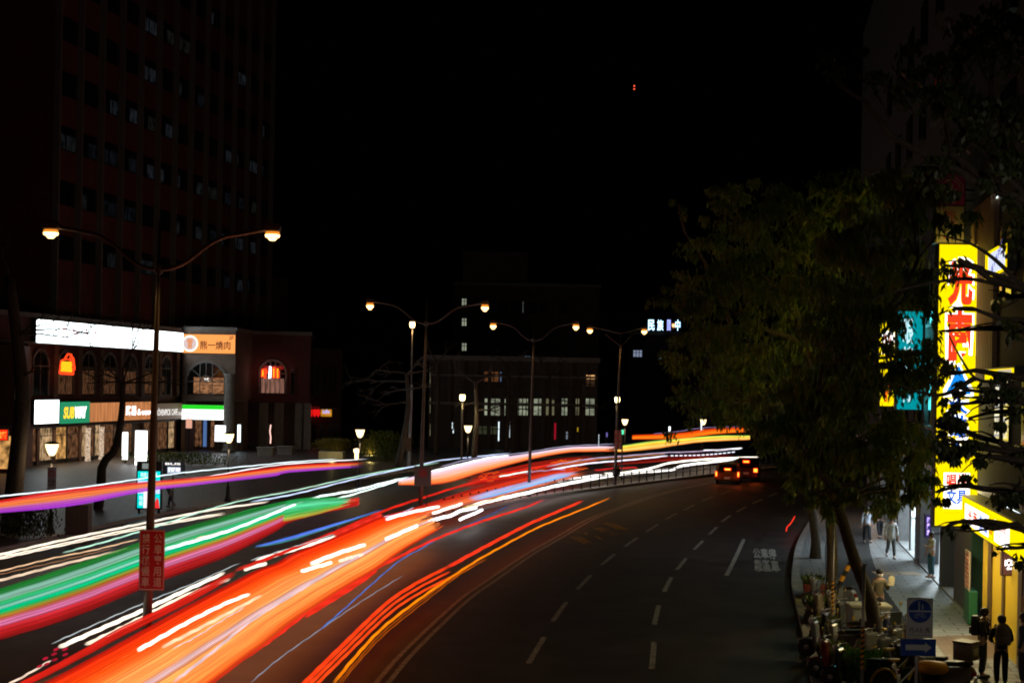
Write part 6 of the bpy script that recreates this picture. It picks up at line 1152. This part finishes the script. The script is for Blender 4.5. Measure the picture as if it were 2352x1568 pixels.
    for hp, kn, an, to in LG: b_ = len(vv); vv += [V[hp], V[kn], (V[an][0], V[an][1], V[an][2]+.03)]; ee += [(1, b_), (b_, b_+1), (b_+1, b_+2)]; rr2 += [.105, .08, .065]
    skin('trousers', vv, ee, rr2, 0, LT, t)
    for hp, kn, an, to in LG: mb = MB(); q = Vector(V[an]); mb.prism([(-.09, -.045), (.12, -.05), (.19, -.03), (.19, .03), (.12, .05), (-.09, .045)], -q.z*0-.085, -.01, Matrix.Translation(q)); obj('shoe', mb, mat('shoe_%02d' % int(shoe[0]*99), shoe, .6), t, bevel=.02)
    return t
def backpack(label, g, face, m, k=1.0):
    t = thing('backpack', label, 'backpack', Matrix.Translation(g) @ Matrix.Rotation(face, 4, 'Z') @ Matrix.Translation((-.13, 0, 1.02)) @ Matrix.Scale(k, 4))
    mb = MB(); mb.prism([(-.16, 0), (.16, 0), (.17, .12), (.15, .4), (.08, .48), (-.08, .48), (-.15, .4), (-.17, .12)], -.13, .06, axes='yzx'); obj('bag', mb, m, t, bevel=.05); mb = MB(); mb.prism([(-.12, .04), (.12, .04), (.12, .2), (-.12, .2)], -.17, -.12, axes='yzx'); obj('pocket', mb, m, t, bevel=.02)
    for s_ in (-1, 1): mb = MB(); mb.tube([(.05, s_*.1, .05), (.22, s_*.13, .15), (.3, s_*.13, .33), (.2, s_*.12, .42), (.05, s_*.1, .4)], .018, 6); obj('strap', mb, m, t)
    return t
g1 = GD(2267, 34.3, .13); person('person in a dark jacket looking down at a phone beside the yellow shop', g1, -.5, 1.66, (.035, .04, .05), (.02, .02, .025), arms=[((.1, .22, 1.12), (.3, .1, 1.15)), ((.1, -.22, 1.12), (.3, -.08, 1.15))], head_down=.6)
backpack('black backpack worn by the person looking at a phone', g1, -.5, M_BLACK)
ph = thing('phone', 'small phone held by the person in the dark jacket', 'phone', Matrix.Translation(g1) @ Matrix.Rotation(-.5, 4, 'Z') @ Matrix.Translation((.42, 0, 1.15))); obj('case', MB().box(-.02, -.01, -.04, .04, -.07, .07), M_BLACK, ph); obj('screen', MB().box(-.025, -.0205, -.035, .035, -.06, .06), glow('phone_screen', (.5, .6, .8), .6), ph)
g2 = GD(2311, 33.2, .13); person('person in black seen from behind wearing a grey backpack, at the bottom right', g2, 1.45, 1.66, (.02, .02, .022), (.02, .02, .022), arms=[((.05, .25, 1.12), (.2, .16, 1.05)), ((.05, -.25, 1.12), (.2, -.16, 1.05))])
backpack('grey backpack on the back of the person in black', g2, 1.45, mat('bag_grey', (.16, .14, .15), .85, noise=.2, nscale=8), 1.05)
g3 = GD(2362, 33.4, .13); person('person cut by the right edge in a dark top with a yellow sleeve', g3, 2.6, 1.7, (.05, .06, .08), (.04, .04, .06))
g4 = GD(2027, 41.5, .13); person('person in a cap, white face mask and khaki jacket reading behind the grey cabinet', g4, -1.5, 1.64, (.15, .13, .08), (.03, .03, .035), cap=True, mask=True, arms=[((.08, .24, 1.12), (.3, .2, 1.3)), ((.02, -.24, 1.12), (.08, -.26, .88))], head_down=.5)
pa = thing('paper', 'crumpled yellowish paper held up by the masked person', 'paper', Matrix.Translation(g4) @ Matrix.Rotation(-1.5, 4, 'Z') @ Matrix.Translation((.38, .24, 1.38))); mb = MB(); mb.prism([(-.1, -.12), (.08, -.14), (.1, .1), (.02, .16), (-.09, .12)], -.01, .01, axes='yzx'); obj('sheet', mb, mat('paper_cream', (.6, .55, .35), .8), pa, bevel=.005); obj('fold', MB().box(.011, .018, -.08, .06, -.02, .05), mat('paper_cream', (.6, .55, .35), .8), pa)
g5 = GD(2147, 52, .2); person('person in a white shirt and blue jeans standing by the dark arcade pillar', g5, 3.4, 1.66, (.55, .56, .58), (.05, .14, .24), arms=[((.1, .22, 1.12), (.26, .08, 1.2)), ((.02, -.22, 1.12), (.12, -.2, .92))], sleeves=False, shoe=(.4, .3, .3), head_down=.3)
g6 = GD(1998, 64, .13); person('walker in a pale blue shirt and black trousers, leftmost of three walkers', g6, 1.5, 1.62, (.42, .47, .56), (.015, .015, .02), stride=.7)
g7 = GD(2027, 66, .13); person('walker in a dark maroon top, middle of three walkers', g7, 1.6, 1.66, (.14, .09, .09), (.02, .02, .02), stride=-.6)
g8 = GD(2053, 58.5, .13); person('walker in a long white coat and grey trousers, rightmost and nearest of three walkers', g8, -1.6, 1.7, (.62, .65, .68), (.12, .13, .14), stride=.6, coat=.25, shoe=(.5, .5, .5))
g9 = GD(397, 76, .13); person('small person bending forward beside the white pixel bus display', g9, 3.3, 1.25, (.10, .11, .13), (.02, .03, .08), lean=.45, stride=.4)
